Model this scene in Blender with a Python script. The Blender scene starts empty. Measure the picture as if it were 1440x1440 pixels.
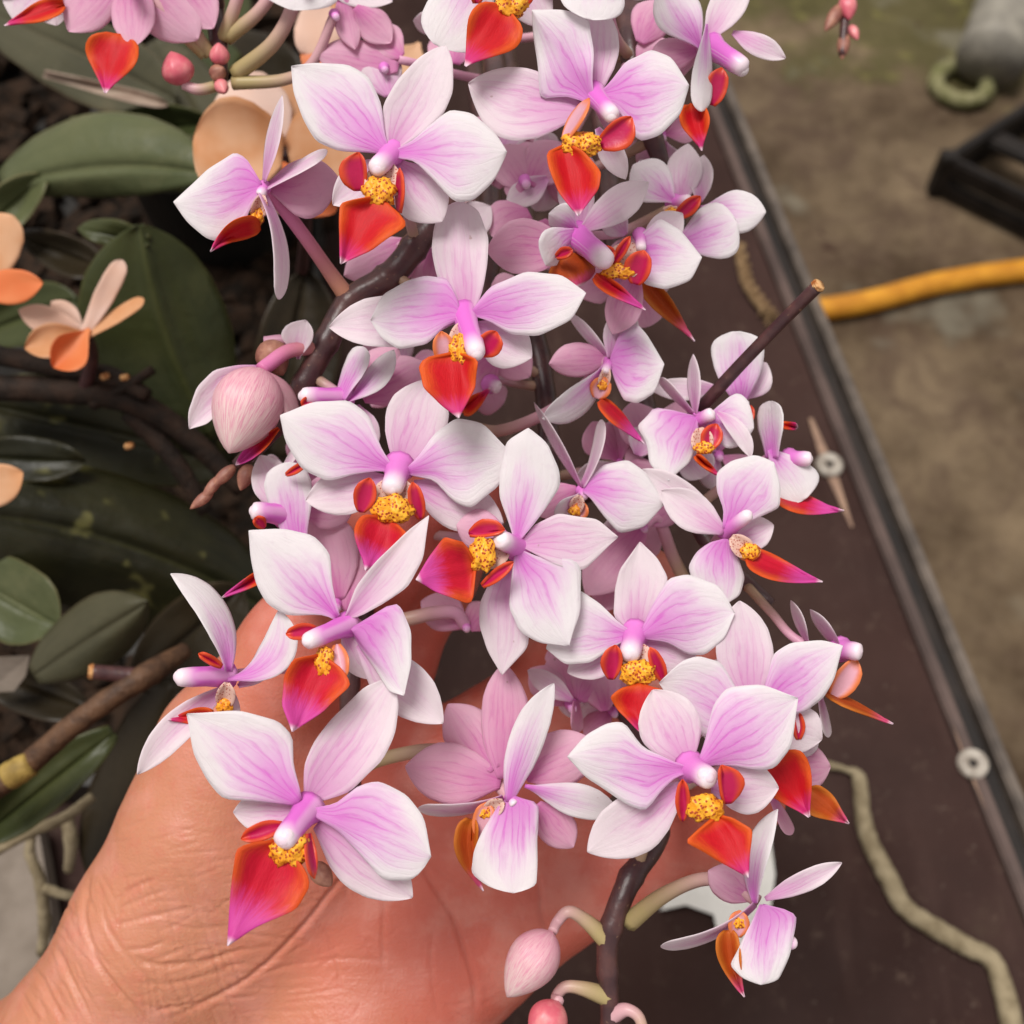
import bpy, bmesh, math, random
import numpy as np
from mathutils import Vector, Matrix

random.seed(7); rng = np.random.default_rng(7)
sc = bpy.context.scene
col = sc.collection

# ------------------------------------------------------------------ camera
PITCH = math.radians(60)            # looking down at the bench
CAM_H = 0.52                        # metres above the bench top
FOV = math.radians(46)
FPX = 720 / math.tan(FOV / 2)       # focal length in photo pixels (1440 px frame)
cd = bpy.data.cameras.new('camera'); cam = bpy.data.objects.new('camera', cd); col.objects.link(cam)
cam.location = (0, 0, CAM_H); cam.rotation_euler = (math.radians(90) - PITCH, 0, 0)
cd.sensor_width = 36; cd.angle = FOV; cd.clip_start = 0.01; cd.clip_end = 50
cd.dof.use_dof = True; cd.dof.focus_distance = 0.216
cd.dof.aperture_fstop = (18 / math.tan(FOV / 2)) / 2.1      # entrance pupil of about 2.1 mm
sc.camera = cam
C0 = np.array([0, 0, CAM_H])
R_ = np.array([1., 0, 0]); F_ = np.array([0, math.cos(PITCH), -math.sin(PITCH)]); U_ = np.array([0, math.sin(PITCH), math.cos(PITCH)])

# ------------------------------------------------------------------ light: soft overcast glasshouse light
w = bpy.data.worlds.new('World'); sc.world = w; w.use_nodes = True
bg = w.node_tree.nodes['Background']; bg.inputs[0].default_value = (1.0, 0.95, 0.92, 1); bg.inputs[1].default_value = 0.56
sl = bpy.data.lights.new('sun', 'SUN'); sun = bpy.data.objects.new('sun', sl); col.objects.link(sun)
sl.energy = 3.3; sl.angle = math.radians(24); sl.color = (1.0, 0.965, 0.92)
sun.rotation_euler = (math.radians(-4), math.radians(-14), 0)
sc.view_settings.view_transform = 'Standard'; sc.view_settings.look = 'None'
sc.view_settings.exposure = 0.16; sc.view_settings.gamma = 1.0
sc.cycles.use_denoising = True
sc.cycles.max_bounces = 8; sc.cycles.transmission_bounces = 4

# ------------------------------------------------------------------ geometry helpers
def P(px, py, d):
    """point that shows at photo pixel (px, py), d metres in front of the camera"""
    px = np.asarray(px, float); py = np.asarray(py, float); d = np.asarray(d, float)
    x = (px - 720) / FPX; y = (720 - py) / FPX
    return C0 + d[..., None] * (F_ + x[..., None] * R_ + y[..., None] * U_)

def G(px, py, z):
    """point at photo pixel (px, py) on the horizontal plane of height z"""
    x = (px - 720) / FPX; y = (720 - py) / FPX
    v = F_ + x * R_ + y * U_
    return C0 + v * ((z - CAM_H) / v[2])

def new_obj(name, me, mat=None, parent=None, loc=None):
    o = bpy.data.objects.new(name, me); col.objects.link(o)
    if mat is not None and me is not None: me.materials.append(mat)
    if loc is not None: o.location = loc
    if parent is not None: o.parent = parent
    return o

def mesh_from(name, V, Fc, uv=None, smooth=True):
    me = bpy.data.meshes.new(name)
    me.from_pydata([tuple(v) for v in V], [], [tuple(f) for f in Fc])
    if uv is not None:
        lay = me.uv_layers.new(name='UVMap')
        idx = np.empty(len(me.loops), dtype=np.int32); me.loops.foreach_get('vertex_index', idx)
        lay.data.foreach_set('uv', np.asarray(uv, dtype=np.float32)[idx].ravel())
    bm = bmesh.new(); bm.from_mesh(me); bmesh.ops.recalc_face_normals(bm, faces=bm.faces); bm.to_mesh(me); bm.free()
    if smooth: me.polygons.foreach_set('use_smooth', np.ones(len(me.polygons), dtype=bool))
    me.update()
    return me

def big_mesh(name, V, Q, smooth=True):
    """all-quad mesh from arrays"""
    V = np.ascontiguousarray(V, dtype=np.float32); Q = np.ascontiguousarray(Q, dtype=np.int32); me = bpy.data.meshes.new(name)
    me.vertices.add(len(V)); me.vertices.foreach_set('co', V.ravel()); me.loops.add(Q.size); me.loops.foreach_set('vertex_index', Q.ravel())
    me.polygons.add(len(Q)); me.polygons.foreach_set('loop_start', np.arange(0, Q.size, 4, dtype=np.int32))
    me.polygons.foreach_set('use_smooth', np.full(len(Q), smooth)); me.update(calc_edges=True); return me

def thing(name, label, cat, loc=(0, 0, 0), group=None):
    o = bpy.data.objects.new(name, None); col.objects.link(o); o.location = loc
    o.empty_display_size = 0.01
    o['label'] = label; o['category'] = cat
    if group: o['group'] = group
    return o

def tag(o, label, cat, group=None):
    o['label'] = label; o['category'] = cat
    if group: o['group'] = group
    return o

def world_of(o):
    p = Vector((0, 0, 0))
    while o is not None:
        p += o.location; o = o.parent
    return np.array(p)

PROF = {
 'P': ([0, .05, .12, .25, .4, .52, .64, .76, .86, .93, .98, 1], [.10, .14, .25, .56, .86, 1.0, 1.0, .90, .68, .42, .18, .04]),
 'Q': ([0, .05, .12, .25, .4, .55, .7, .82, .9, .96, 1], [.12, .17, .27, .5, .75, .93, 1.0, .97, .83, .55, .15]),
 'S': ([0, .06, .15, .3, .45, .55, .7, .82, .91, .97, 1], [.22, .33, .54, .84, .98, 1, .92, .70, .43, .19, .03]),
 'N': ([0, .1, .25, .5, .75, .9, .97, 1], [.5, .55, .7, .95, 1, .85, .55, .15]),
 'L': ([0, .04, .12, .26, .38, .5, .62, .74, .85, .93, 1], [.42, .70, .92, 1.0, .97, .84, .65, .44, .24, .12, .04]),
 'B': ([0, .06, .2, .4, .6, .8, .92, 1], [.35, .5, .8, 1, .98, .78, .45, .08]),
 'F': ([0, .08, .2, .4, .55, .7, .83, .92, .97, 1], [.30, .52, .76, .96, 1, .95, .76, .50, .28, .05]),
 'H': ([0, .08, .25, .45, .65, .85, .93, 1], [.5, .8, 1, .85, .55, .3, .22, .1]),
 'R': ([0, .06, .2, .4, .6, .8, .92, .98, 1], [.3, .5, .82, 1.05, 1.1, .98, .68, .35, .08]),
}
def profile(k, T):
    t, v = PROF[k]; x = np.linspace(0, 1, 301); y = np.interp(x, t, v)
    for _ in range(3): y[1:-1] = np.convolve(np.pad(y, 4, mode='edge'), np.ones(9) / 9, 'valid')[1:-1]
    return np.interp(T, x, y)

def blade(name, b, t, wl, wr, d0, d1, prof='P', cup=0., roll=0., bend=0., arch=0., wav=.5, thick=.35, groove=0.,
          mat=None, parent=None, nt=24, ns=14, curl=0., ol=None):
    """petal / leaf: a thick curved blade. b, t, widths in photo pixels, depths and offsets in millimetres"""
    b = np.array(b, float); t = np.array(t, float); ax = t - b; L = np.hypot(*ax) + 1e-6
    T = 1 - (1 - np.linspace(0, 1, nt + 1)) ** 1.25
    nrm = np.array([ax[1], -ax[0]]) / L
    A = b + ax * T[:, None] + nrm * (bend * L * 4 * (T * (1 - T)))[:, None]
    tg = np.gradient(A, axis=0); tg /= np.linalg.norm(tg, axis=1)[:, None] + 1e-9
    left = np.stack([tg[:, 1], -tg[:, 0]], 1)
    S = np.linspace(-1, 1, ns + 1); pr = profile(prof, T)
    ph = rng.uniform(0, 6.28, 4)
    rip = 1 + .025 * np.sin(9 * T + ph[0])
    ripr = 1 + .025 * np.sin(8 * T + ph[1])
    hl = wl * rip * pr; hr = wr * ripr * pr
    if ol is not None:                       # measured outline: half widths on both sides of the axis
        q = np.array(ol, float) - b; tt = q @ ax / L ** 2; ww = q @ nrm
        x = np.linspace(0, 1, 201)
        def side(sel, sg):
            t_ = np.clip(tt[sel], .03, .985); w_ = np.abs(ww[sel]); o_ = np.argsort(t_)
            y = np.interp(x, np.r_[0, t_[o_], 1.], np.r_[.09 * max(w_.max(), 1), w_[o_], .5])
            for _ in range(4): y[1:-1] = np.convolve(np.pad(y, 5, mode='edge'), np.ones(11) / 11, 'valid')[1:-1]
            return np.interp(T, x, y) * (1 + .012 * np.sin(14 * T + ph[0] * sg))
        if (ww > 0).any(): hl = side(ww > 0, 1)
        if (ww <= 0).any(): hr = side(ww <= 0, -1)
        pr = np.maximum(hl, hr) / max(hl.max(), hr.max())
    W = np.where(S[None, :] < 0, -S[None, :] * hl[:, None], -S[None, :] * hr[:, None])
    XY = A[:, None, :] + left[:, None, :] * W[..., None]
    D = (d0 + (d1 - d0) * T)[:, None] - (arch * np.sin(math.pi * T))[:, None] - cup * (S ** 2)[None, :] * pr[:, None] - roll * S[None, :] * pr[:, None]
    D = D - curl * (T ** 4)[:, None]
    D = D - wav * (np.abs(S) ** 1.5)[None, :] * np.sin(7 * T[:, None] + ph[2] + 1.5 * np.sign(S)[None, :]) * pr[:, None]
    D = D - wav * .6 * np.sin(3.2 * T[:, None] + 2.2 * S[None, :] + ph[3])
    D = D + groove * np.exp(-(S / .09) ** 2)[None, :] * pr[:, None]
    X = P(XY[..., 0], XY[..., 1], D / 1000.)
    du = np.gradient(X, axis=0); dv = np.gradient(X, axis=1)
    n = np.cross(du, dv); n /= np.linalg.norm(n, axis=2)[..., None] + 1e-12
    o0 = world_of(parent) if parent is not None else np.zeros(3)
    edge = np.clip((1 - np.abs(S)) * 6, .25, 1)[None, :] * np.clip((1 - T) * 8, .25, 1)[:, None]
    th = (thick / 2000.) * edge[..., None]
    a = (X + n * th - o0).reshape(-1, 3); c = (X - n * th - o0).reshape(-1, 3)
    V = np.concatenate([a, c]); M = ns + 1; K = len(a)
    uv1 = np.stack(np.broadcast_arrays(T[:, None], (S[None, :] + 1) / 2), -1).reshape(-1, 2)
    uv = np.concatenate([uv1, uv1])
    Fc = []
    for i in range(nt):
        for j in range(ns):
            q = i * M + j
            Fc.append((q, q + 1, q + M + 1, q + M)); Fc.append((K + q, K + q + M, K + q + M + 1, K + q + 1))
    for i in range(nt):
        for j in (0, ns):
            q = i * M + j; Fc.append((q, q + M, K + q + M, K + q))
    for j in range(ns):
        for i in (0, nt):
            q = i * M + j; Fc.append((q, q + 1, K + q + 1, K + q))
    return new_obj(name, mesh_from(name, V, Fc, uv), mat, parent)

def smooth_path(pts, n=8):
    pts = np.asarray(pts, float)
    if len(pts) < 3: return np.array([pts[0] + (pts[-1] - pts[0]) * k for k in np.linspace(0, 1, n + 1)])
    p = np.vstack([2 * pts[0] - pts[1], pts, 2 * pts[-1] - pts[-2]]); out = []
    for i in range(1, len(p) - 2):
        for k in range(n):
            u = k / n
            out.append(.5 * ((2 * p[i]) + (-p[i - 1] + p[i + 1]) * u + (2 * p[i - 1] - 5 * p[i] + 4 * p[i + 1] - p[i + 2]) * u * u + (-p[i - 1] + 3 * p[i] - 3 * p[i + 1] + p[i + 2]) * u ** 3))
    out.append(p[-2]); return np.array(out)

def tube_arrays(C, r, seg=10, bump=0.):
    C = np.asarray(C, float); r = np.broadcast_to(np.asarray(r, float), (len(C),))
    tg = np.gradient(C, axis=0); tg /= np.linalg.norm(tg, axis=1)[:, None] + 1e-12
    up = np.array([0.13, 0.31, 0.94]); V = []; uv = []
    u = np.cross(tg[0], up); u /= np.linalg.norm(u)
    for i in range(len(C)):
        u = u - tg[i] * np.dot(u, tg[i]); u /= np.linalg.norm(u) + 1e-12; v = np.cross(tg[i], u)
        for k in range(seg):
            a = 2 * math.pi * k / seg
            rr = r[i] * (1 + bump * rng.uniform(-1, 1))
            V.append(C[i] + rr * (math.cos(a) * u + math.sin(a) * v)); uv.append((i / (len(C) - 1), k / seg))
    Fc = []
    for i in range(len(C) - 1):
        for k in range(seg):
            Fc.append((i * seg + k, i * seg + (k + 1) % seg, (i + 1) * seg + (k + 1) % seg, (i + 1) * seg + k))
    V.append(C[0]); uv.append((0, 0)); V.append(C[-1]); uv.append((1, 0)); n = len(V)
    for k in range(seg):
        Fc.append((n - 2, (k + 1) % seg, k)); Fc.append((n - 1, (len(C) - 1) * seg + k, (len(C) - 1) * seg + (k + 1) % seg))
    return np.array(V), Fc, np.array(uv)

def tube(name, C, r, mat, parent=None, seg=10, bump=0.):
    V, Fc, uv = tube_arrays(C, r, seg, bump)
    o0 = world_of(parent) if parent is not None else np.zeros(3)
    return new_obj(name, mesh_from(name, V - o0, Fc, uv), mat, parent)

def pxtube(name, pts, r, mat, parent=None, seg=10, bump=0., n=8):
    """tube through (px, py, depth mm) points; radius in mm, one value or one per point"""
    a = np.array(pts, float); C = smooth_path(P(a[:, 0], a[:, 1], a[:, 2] / 1000.), n)
    rr = np.interp(np.linspace(0, 1, len(C)), np.linspace(0, 1, len(np.atleast_1d(r))), np.atleast_1d(r)) / 1000.
    return tube(name, C, rr, mat, parent, seg, bump)

def box(name, size, mat, loc, rotz=0., parent=None, bevel=.002):
    bm = bmesh.new(); bmesh.ops.create_cube(bm, size=1)
    bmesh.ops.scale(bm, vec=size, verts=bm.verts)
    bmesh.ops.bevel(bm, geom=bm.edges[:], offset=bevel, segments=2, affect='EDGES')
    me = bpy.data.meshes.new(name); bm.to_mesh(me); bm.free()
    o = new_obj(name, me, mat, parent); o.location = loc; o.rotation_euler = (0, 0, rotz)
    return o

# ------------------------------------------------------------------ material helpers
class Mat:
    def __init__(s, name, rough=.5, spec=.4):
        s.m = bpy.data.materials.new(name); s.m.use_nodes = True; s.t = s.m.node_tree
        s.b = s.t.nodes['Principled BSDF']; s.out = s.t.nodes['Material Output']
        s.b.inputs['Roughness'].default_value = rough; s.b.inputs['Specular IOR Level'].default_value = spec
        s.uv = None
    def node(s, ty, **kw):
        n = s.t.nodes.new(ty)
        for k, v in kw.items(): setattr(n, k, v)
        return n
    def put(s, sock, v):
        if isinstance(v, bpy.types.NodeSocket): s.t.links.new(v, sock)
        elif isinstance(v, (tuple, list)) and len(v) == 3 and sock.type == 'RGBA': sock.default_value = (*v, 1)
        else: sock.default_value = v
    def math(s, op, a, b=0., c=None, clamp=False):
        n = s.node('ShaderNodeMath', operation=op, use_clamp=clamp); s.put(n.inputs[0], a); s.put(n.inputs[1], b)
        if c is not None: s.put(n.inputs[2], c)
        return n.outputs[0]
    def mix(s, f, a, b, mode='MIX'):
        n = s.node('ShaderNodeMix', data_type='RGBA', blend_type=mode); s.put(n.inputs[0], f); s.put(n.inputs[6], a); s.put(n.inputs[7], b)
        return n.outputs[2]
    def step(s, v, lo, hi, a=0., b=1.):
        n = s.node('ShaderNodeMapRange', interpolation_type='SMOOTHSTEP'); s.put(n.inputs[0], v)
        for i, x in enumerate((lo, hi, a, b)): n.inputs[i + 1].default_value = x
        return n.outputs[0]
    def UV(s):
        if s.uv is None:
            n = s.node('ShaderNodeUVMap'); n.uv_map = 'UVMap'; q = s.node('ShaderNodeSeparateXYZ'); s.t.links.new(n.outputs[0], q.inputs[0])
            s.uv = (q.outputs[0], q.outputs[1], n.outputs[0])
        return s.uv
    def obj(s):
        return s.node('ShaderNodeTexCoord').outputs['Object']
    def noise(s, scale, vec=None, detail=3., rough=.55, dist=0.):
        n = s.node('ShaderNodeTexNoise'); s.put(n.inputs['Vector'], vec if vec is not None else s.obj())
        n.inputs['Scale'].default_value = scale; n.inputs['Detail'].default_value = detail; n.inputs['Roughness'].default_value = rough
        n.inputs['Distortion'].default_value = dist
        return n.outputs[0]
    def voro(s, scale, vec=None, feature='F1', rnd=1.):
        n = s.node('ShaderNodeTexVoronoi', feature=feature); s.put(n.inputs['Vector'], vec if vec is not None else s.obj())
        n.inputs['Scale'].default_value = scale; n.inputs['Randomness'].default_value = rnd
        return n.outputs[0]
    def mapping(s, vec, scale=(1, 1, 1), rot=(0, 0, 0)):
        n = s.node('ShaderNodeMapping'); s.put(n.inputs['Vector'], vec); n.inputs['Scale'].default_value = scale; n.inputs['Rotation'].default_value = rot
        return n.outputs[0]
    def rand(s):
        return s.node('ShaderNodeObjectInfo').outputs['Random']
    def bump(s, h, strength=.3, dist=.001):
        n = s.node('ShaderNodeBump'); s.put(n.inputs['Height'], h); n.inputs['Strength'].default_value = strength; n.inputs['Distance'].default_value = dist
        s.t.links.new(n.outputs[0], s.b.inputs['Normal']); return n.outputs[0]
    def color(s, c): s.put(s.b.inputs['Base Color'], c)
    def translucent(s, c, f):
        tr = s.node('ShaderNodeBsdfTranslucent'); s.put(tr.inputs[0], c)
        mx = s.node('ShaderNodeMixShader'); mx.inputs[0].default_value = f
        s.t.links.new(s.b.outputs[0], mx.inputs[1]); s.t.links.new(tr.outputs[0], mx.inputs[2]); s.t.links.new(mx.outputs[0], s.out.inputs[0])

def plain(name, a, b, scale, rough=.5, spec=.3, bs=.3, bd=.001, tr=0.):
    m = Mat(name, rough, spec); n1 = m.noise(scale); c = m.mix(m.step(n1, .32, .68), a, b); m.color(c); m.bump(m.noise(scale * 4), bs, bd)
    if tr: m.translucent(c, tr)
    return m.m
def petal_mat(name, rim, flush, vein, reach, nv, amp, tr=.22):
    m = Mat(name, .6, .2); u, v, uv = m.UV(); ob = m.obj()
    s = m.math('ABSOLUTE', m.math('MULTIPLY_ADD', v, 2., -1.)); rd = m.rand()
    cb = m.node('ShaderNodeCombineXYZ'); m.put(cb.inputs[0], u); m.put(cb.inputs[1], v); m.put(cb.inputs[2], m.math('MULTIPLY', rd, 37.)); uvr = cb.outputs[0]
    nz = m.noise(2.2, m.mapping(uvr, (1.1, 2.6, 1)), 3., .5)
    nzf = m.noise(8., m.mapping(uvr, (.45, 3.0, 1)), 3., .55)
    # veins run from the claw to the rim, wander and fork
    warp = m.math('MULTIPLY', m.math('SUBTRACT', nz, .5), 13.); warpf = m.math('MULTIPLY', m.math('SUBTRACT', nzf, .5), 3.2)
    w1 = m.math('ADD', m.math('MULTIPLY_ADD', v, nv, warp), warpf)
    ve = m.math('POWER', m.math('MULTIPLY_ADD', m.math('SINE', w1), .5, .5), 5.)
    w2 = m.math('ADD', m.math('MULTIPLY_ADD', v, nv * 2.1, m.math('MULTIPLY', warp, 1.7)), m.math('MULTIPLY', warpf, 2.8))
    v2 = m.math('MULTIPLY', m.math('POWER', m.math('MULTIPLY_ADD', m.math('SINE', w2), .5, .5), 4.), m.step(u, .25, .55, 0., .55))
    ve = m.math('MULTIPLY', m.math('MAXIMUM', ve, v2), m.step(nzf, .30, .58, .22, 1.))
    jit = m.math('ADD', m.math('MULTIPLY', m.math('SUBTRACT', nz, .5), .55), m.math('MULTIPLY', m.math('SUBTRACT', rd, .5), .34))
    q = m.math('ADD', m.math('ADD', u, jit), m.math('MULTIPLY', m.math('POWER', s, 2.), .50))
    fall = m.step(q, reach * .12, reach, 1., 0.)
    base = m.step(m.math('ADD', m.math('ADD', u, m.math('MULTIPLY', jit, .5)), m.math('MULTIPLY', m.math('POWER', s, 1.6), .30)), .02, .58, 1., 0.)
    c = m.mix(m.math('MULTIPLY', fall, amp * .85), rim, flush)
    c = m.mix(m.math('MULTIPLY', m.math('MULTIPLY', fall, ve), amp * .78), c, vein)
    c = m.mix(m.math('MULTIPLY', base, m.math('MULTIPLY_ADD', rd, .35, .55 * min(1., amp + .15))), c, vein)
    c = m.mix(m.math('MULTIPLY', m.step(m.noise(170., ob, 3.), .4, .8), .14), c, (.66, .56, .60))
    c = m.mix(m.math('MULTIPLY', m.step(m.noise(650., ob, 2.), .55, .75), .10), c, (.62, .42, .58))
    c = m.mix(m.math('MULTIPLY', m.step(m.noise(330., ob, 2.), .765, .785), .5), c, (.42, .25, .22))
    m.color(c)
    hb = m.math('ADD', m.math('MULTIPLY', ve, -.4), m.math('MULTIPLY', m.noise(1300., ob, 3.), .5))
    m.bump(m.math('ADD', hb, m.math('MULTIPLY', m.noise(160., ob, 3.), 1.2)), .24, .0005)
    m.translucent(c, tr); return m.m

M = {}
M['petal'] = petal_mat('petal', (.84, .805, .82), (.78, .40, .74), (.70, .15, .62), 1.0, 50, 1.0, .40)
M['sepal'] = petal_mat('sepal', (.84, .755, .79), (.79, .52, .71), (.70, .25, .58), 1.08, 40, .80, .40)
M['pink'] = petal_mat('pink_petal', (.82, .52, .65), (.78, .36, .57), (.66, .16, .46), 1.15, 40, .8, .45)  # pink petal backs, with red shade bounced off the hand tinted in

def lip_mat(name, mid, edge, tip, tip_at):
    m = Mat(name, .55, .25); u, v, uv = m.UV(); s = m.math('ABSOLUTE', m.math('MULTIPLY_ADD', v, 2., -1.))
    nz = m.noise(4., m.mapping(uv, (1.2, 5, 1)), 3.)
    st = m.math('MULTIPLY_ADD', m.math('SINE', m.math('MULTIPLY_ADD', v, 70., m.math('MULTIPLY', nz, 26.))), .5, .5)
    rd = m.rand()
    e = m.math('MULTIPLY', m.step(m.math('ADD', s, m.math('MULTIPLY', m.math('SUBTRACT', nz, .5), .35)), .50, 1.02), m.step(u, .35, .85, 1., .25))
    e = m.math('MAXIMUM', e, m.math('MULTIPLY', m.step(u, .0, .22, 1., 0.), m.math('MULTIPLY_ADD', rd, .4, .4)))
    c = m.mix(e, mid, edge)
    t = m.step(m.math('ADD', u, m.math('MULTIPLY', m.math('SUBTRACT', nz, .5), .3)), tip_at, tip_at + .34)
    c = m.mix(t, c, tip)
    c = m.mix(m.step(u, .90, .985), c, (.84, .66, .76))
    c = m.mix(m.math('MULTIPLY', st, .16), c, (.5, .15, .15), 'MULTIPLY')
    m.color(c); m.bump(m.math('ADD', st, m.noise(700.)), .14, .0003)
    m.translucent(c, .22); return m.m
M['lip'] = lip_mat('lip', (.56, .006, .014), (.70, .105, .012), (.60, .035, .20), .60)
M['lip_magenta'] = lip_mat('lip_magenta', (.56, .006, .030), (.68, .09, .014), (.60, .06, .32), .42)
M['lip_orange'] = lip_mat('lip_orange', (.46, .07, .010), (.58, .17, .02), (.60, .07, .20), .6)

def lobe_mat(name, mid, edge):
    m = Mat(name, .4, .4); u, v, uv = m.UV(); s = m.math('ABSOLUTE', m.math('MULTIPLY_ADD', v, 2., -1.))
    e = m.math('MAXIMUM', m.step(s, .45, .95), m.step(u, .72, .98))
    c = m.mix(e, mid, edge); c = m.mix(m.math('MULTIPLY', m.noise(300.), .25), c, (.4, .0, .05)); m.color(c)
    m.bump(m.noise(900.), .2, .0004); m.translucent(c, .15); return m.m
M['lobe'] = lobe_mat('side_lobe', (.50, .010, .085), (.68, .075, .014))
M['lobe_pale'] = lobe_mat('side_lobe_pale', (.74, .42, .50), (.76, .22, .06))

m = Mat('callus', .45, .4); sp = m.voro(1600., None)
c = m.mix(m.step(m.noise(350.), .3, .7), (.76, .28, .012), (.82, .42, .03))
c = m.mix(m.math('MULTIPLY', m.step(sp, .34, .44, 1., 0.), m.step(m.noise(260.), .28, .45)), c, (.36, .055, .010)); m.color(c); m.bump(m.noise(700.), .5, .0008); M['callus'] = m.m
m = Mat('throat', .5, .3); sp = m.voro(1900., None)
c = m.mix(m.math('MULTIPLY', m.step(sp, .25, .36, 1., 0.), .85), (.74, .50, .42), (.42, .07, .05)); m.color(c); m.translucent(c, .2); M['throat'] = m.m
m = Mat('column', .38, .45); u, v, uv = m.UV()
c = m.mix(m.step(m.math('ADD', u, m.math('MULTIPLY', m.math('SUBTRACT', m.noise(300.), .5), .15)), .35, .95), (.72, .20, .61), (.83, .70, .76)); m.color(c); m.translucent(c, .12); M['column'] = m.m
M['cap'] = plain('anther_cap', (.80, .60, .71), (.83, .74, .77), 300., .4, .4, .2, .0004, .1)
m = Mat('column_long', .38, .45); u, v, uv = m.UV()
c = m.mix(m.math('MAXIMUM', m.step(u, .55, .92), m.math('MULTIPLY', m.step(m.math('SINE', m.math('MULTIPLY', v, 12.566)), .2, 1.), .35)), (.68, .15, .58), (.82, .68, .75)); m.color(c); m.translucent(c, .12); M['column_long'] = m.m
def ped_mat(name, a, b):
    m = Mat(name, .42, .4); u, v, uv = m.UV(); c = m.mix(m.step(u, .2, .95), a, b); c = m.mix(m.math('MULTIPLY', m.noise(400.), .3), c, (.45, .25, .25)); m.color(c); m.translucent(c, .15); return m.m
M['ped'] = ped_mat('pedicel', (.70, .36, .52), (.40, .28, .16))
M['ped_pale'] = ped_mat('pale_pedicel', (.66, .38, .42), (.40, .33, .13))
M['ped_pink'] = ped_mat('pink_pedicel', (.68, .18, .42), (.50, .22, .12))
m = Mat('stem', .38, .45); c = m.mix(m.step(m.noise(220.), .35, .7), (.045, .018, .020), (.085, .035, .032)); c = m.mix(m.step(m.noise(900., None, 2.), .66, .74), c, (.16, .09, .06)); m.color(c); m.bump(m.noise(500.), .3, .0005); M['stem'] = m.m
m = Mat('bud', .42, .4); u, v, uv = m.UV()
wv = m.math('POWER', m.math('MULTIPLY_ADD', m.math('SINE', m.math('MULTIPLY_ADD', v, 88., m.math('MULTIPLY', m.noise(150.), 5.))), .5, .5), 3.)
c = m.mix(m.step(u, .1, .95), (.72, .40, .46), (.70, .56, .52)); c = m.mix(m.math('MULTIPLY', wv, .16), c, (.58, .20, .28)); c = m.mix(m.math('MULTIPLY', m.step(m.noise(5., m.mapping(uv, (1.2, 26, 1)), 4.), .42, .64), .75), c, (.64, .22, .34)); m.color(c); m.bump(m.noise(5., m.mapping(uv, (1.2, 26, 1)), 4.), .3, .0006); m.translucent(c, .15); M['bud'] = m.m
m = Mat('bud_red', .4, .4); c = m.mix(m.step(m.noise(250.), .35, .7), (.55, .10, .14), (.66, .24, .24)); m.color(c); M['bud_red'] = m.m
m = Mat('bud_brown', .5, .35); c = m.mix(m.step(m.noise(350.), .35, .7), (.22, .08, .06), (.38, .18, .12)); m.color(c); M['bud_brown'] = m.m
M['peach'] = plain('peach_petal', (.60, .27, .11), (.70, .42, .25), 55., .55, .3, .1, .0005, .25)
M['peach_pink'] = plain('peach_pink_petal', (.74, .48, .36), (.76, .56, .48), 40., .55, .3, .1, .0005, .25)
M['orange'] = plain('orange_petal', (.66, .16, .05), (.70, .26, .10), 40., .5, .3, .1, .0005, .2)

def leaf_mat(name, a, b, rib, speck=0., rough=.42):
    m = Mat(name, rough, .22); u, v, uv = m.UV(); s = m.math('ABSOLUTE', m.math('MULTIPLY_ADD', v, 2., -1.))
    c = m.mix(m.step(m.noise(28., None, 4.), .3, .7), a, b); c = m.mix(m.math('MULTIPLY', m.step(m.noise(55., None, 6., .7), .5, .78), .4), c, (b[0] * 1.9, b[1] * 1.6, b[2] * 1.7))
    c = m.mix(m.math('MULTIPLY', m.step(m.noise(2.5, m.mapping(uv, (1, 22, 1)), 3.), .4, .75), .35), c, (b[0] * 1.3, b[1] * 1.25, b[2] * 1.2))
    c = m.mix(m.step(s, .012, .05, .6, 0.), c, rib)
    c = m.mix(m.step(s, .95, .995, 0., .35), c, (rib[0] * 1.5, rib[1] * 1.2, rib[2] * 1.2))
    if speck: c = m.mix(m.math('MULTIPLY', m.step(m.noise(75., None, 2.), .60, .72), speck), c, (.16, .15, .05))
    c = m.mix(m.math('MULTIPLY', m.step(m.noise(14., None, 5.), .45, .75), .35), c, (b[0] * .5, b[1] * .42, b[2] * .4)); m.color(c); m.bump(m.math('ADD', m.noise(120., None, 3.), m.math('MULTIPLY', m.noise(22., None, 3.), 3.)), .3, .002); return m.m
M['leaf_green'] = leaf_mat('leaf_green', (.046, .056, .022), (.088, .098, .044), (.16, .165, .075))
M['leaf_mid'] = leaf_mat('leaf_mid', (.024, .030, .010), (.044, .052, .017), (.075, .085, .028))
M['leaf_grey'] = leaf_mat('leaf_grey', (.036, .034, .018), (.062, .058, .032), (.10, .085, .05))
M['leaf_dark'] = leaf_mat('leaf_dark', (.008, .008, .003), (.020, .019, .007), (.034, .034, .010), .6)
M['leaf_brown'] = leaf_mat('leaf_brown', (.014, .010, .005), (.026, .019, .009), (.034, .026, .014))
M['leaf_dry'] = plain('leaf_dry', (.24, .17, .13), (.36, .28, .22), 60., .7, .2)

# ------------------------------------------------------------------ setting: floor and bench
FLOOR = -0.62
m = Mat('concrete_floor', .85, .2); ob = m.obj()
c = m.mix(m.step(m.noise(4.5, ob, 6., .62), .34, .68), (.042, .025, .013), (.170, .122, .074))
c = m.mix(m.math('MULTIPLY', m.step(m.noise(9., ob, 6., .65, .8), .48, .68), .75), c, (.060, .036, .024))
c = m.mix(m.math('MULTIPLY', m.step(m.noise(38., ob, 6., .7), .52, .66), .55), c, (.075, .048, .030)); c = m.mix(m.math('MULTIPLY', m.step(m.noise(45., ob, 4.), .45, .75), .35), c, (.145, .105, .066))
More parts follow.
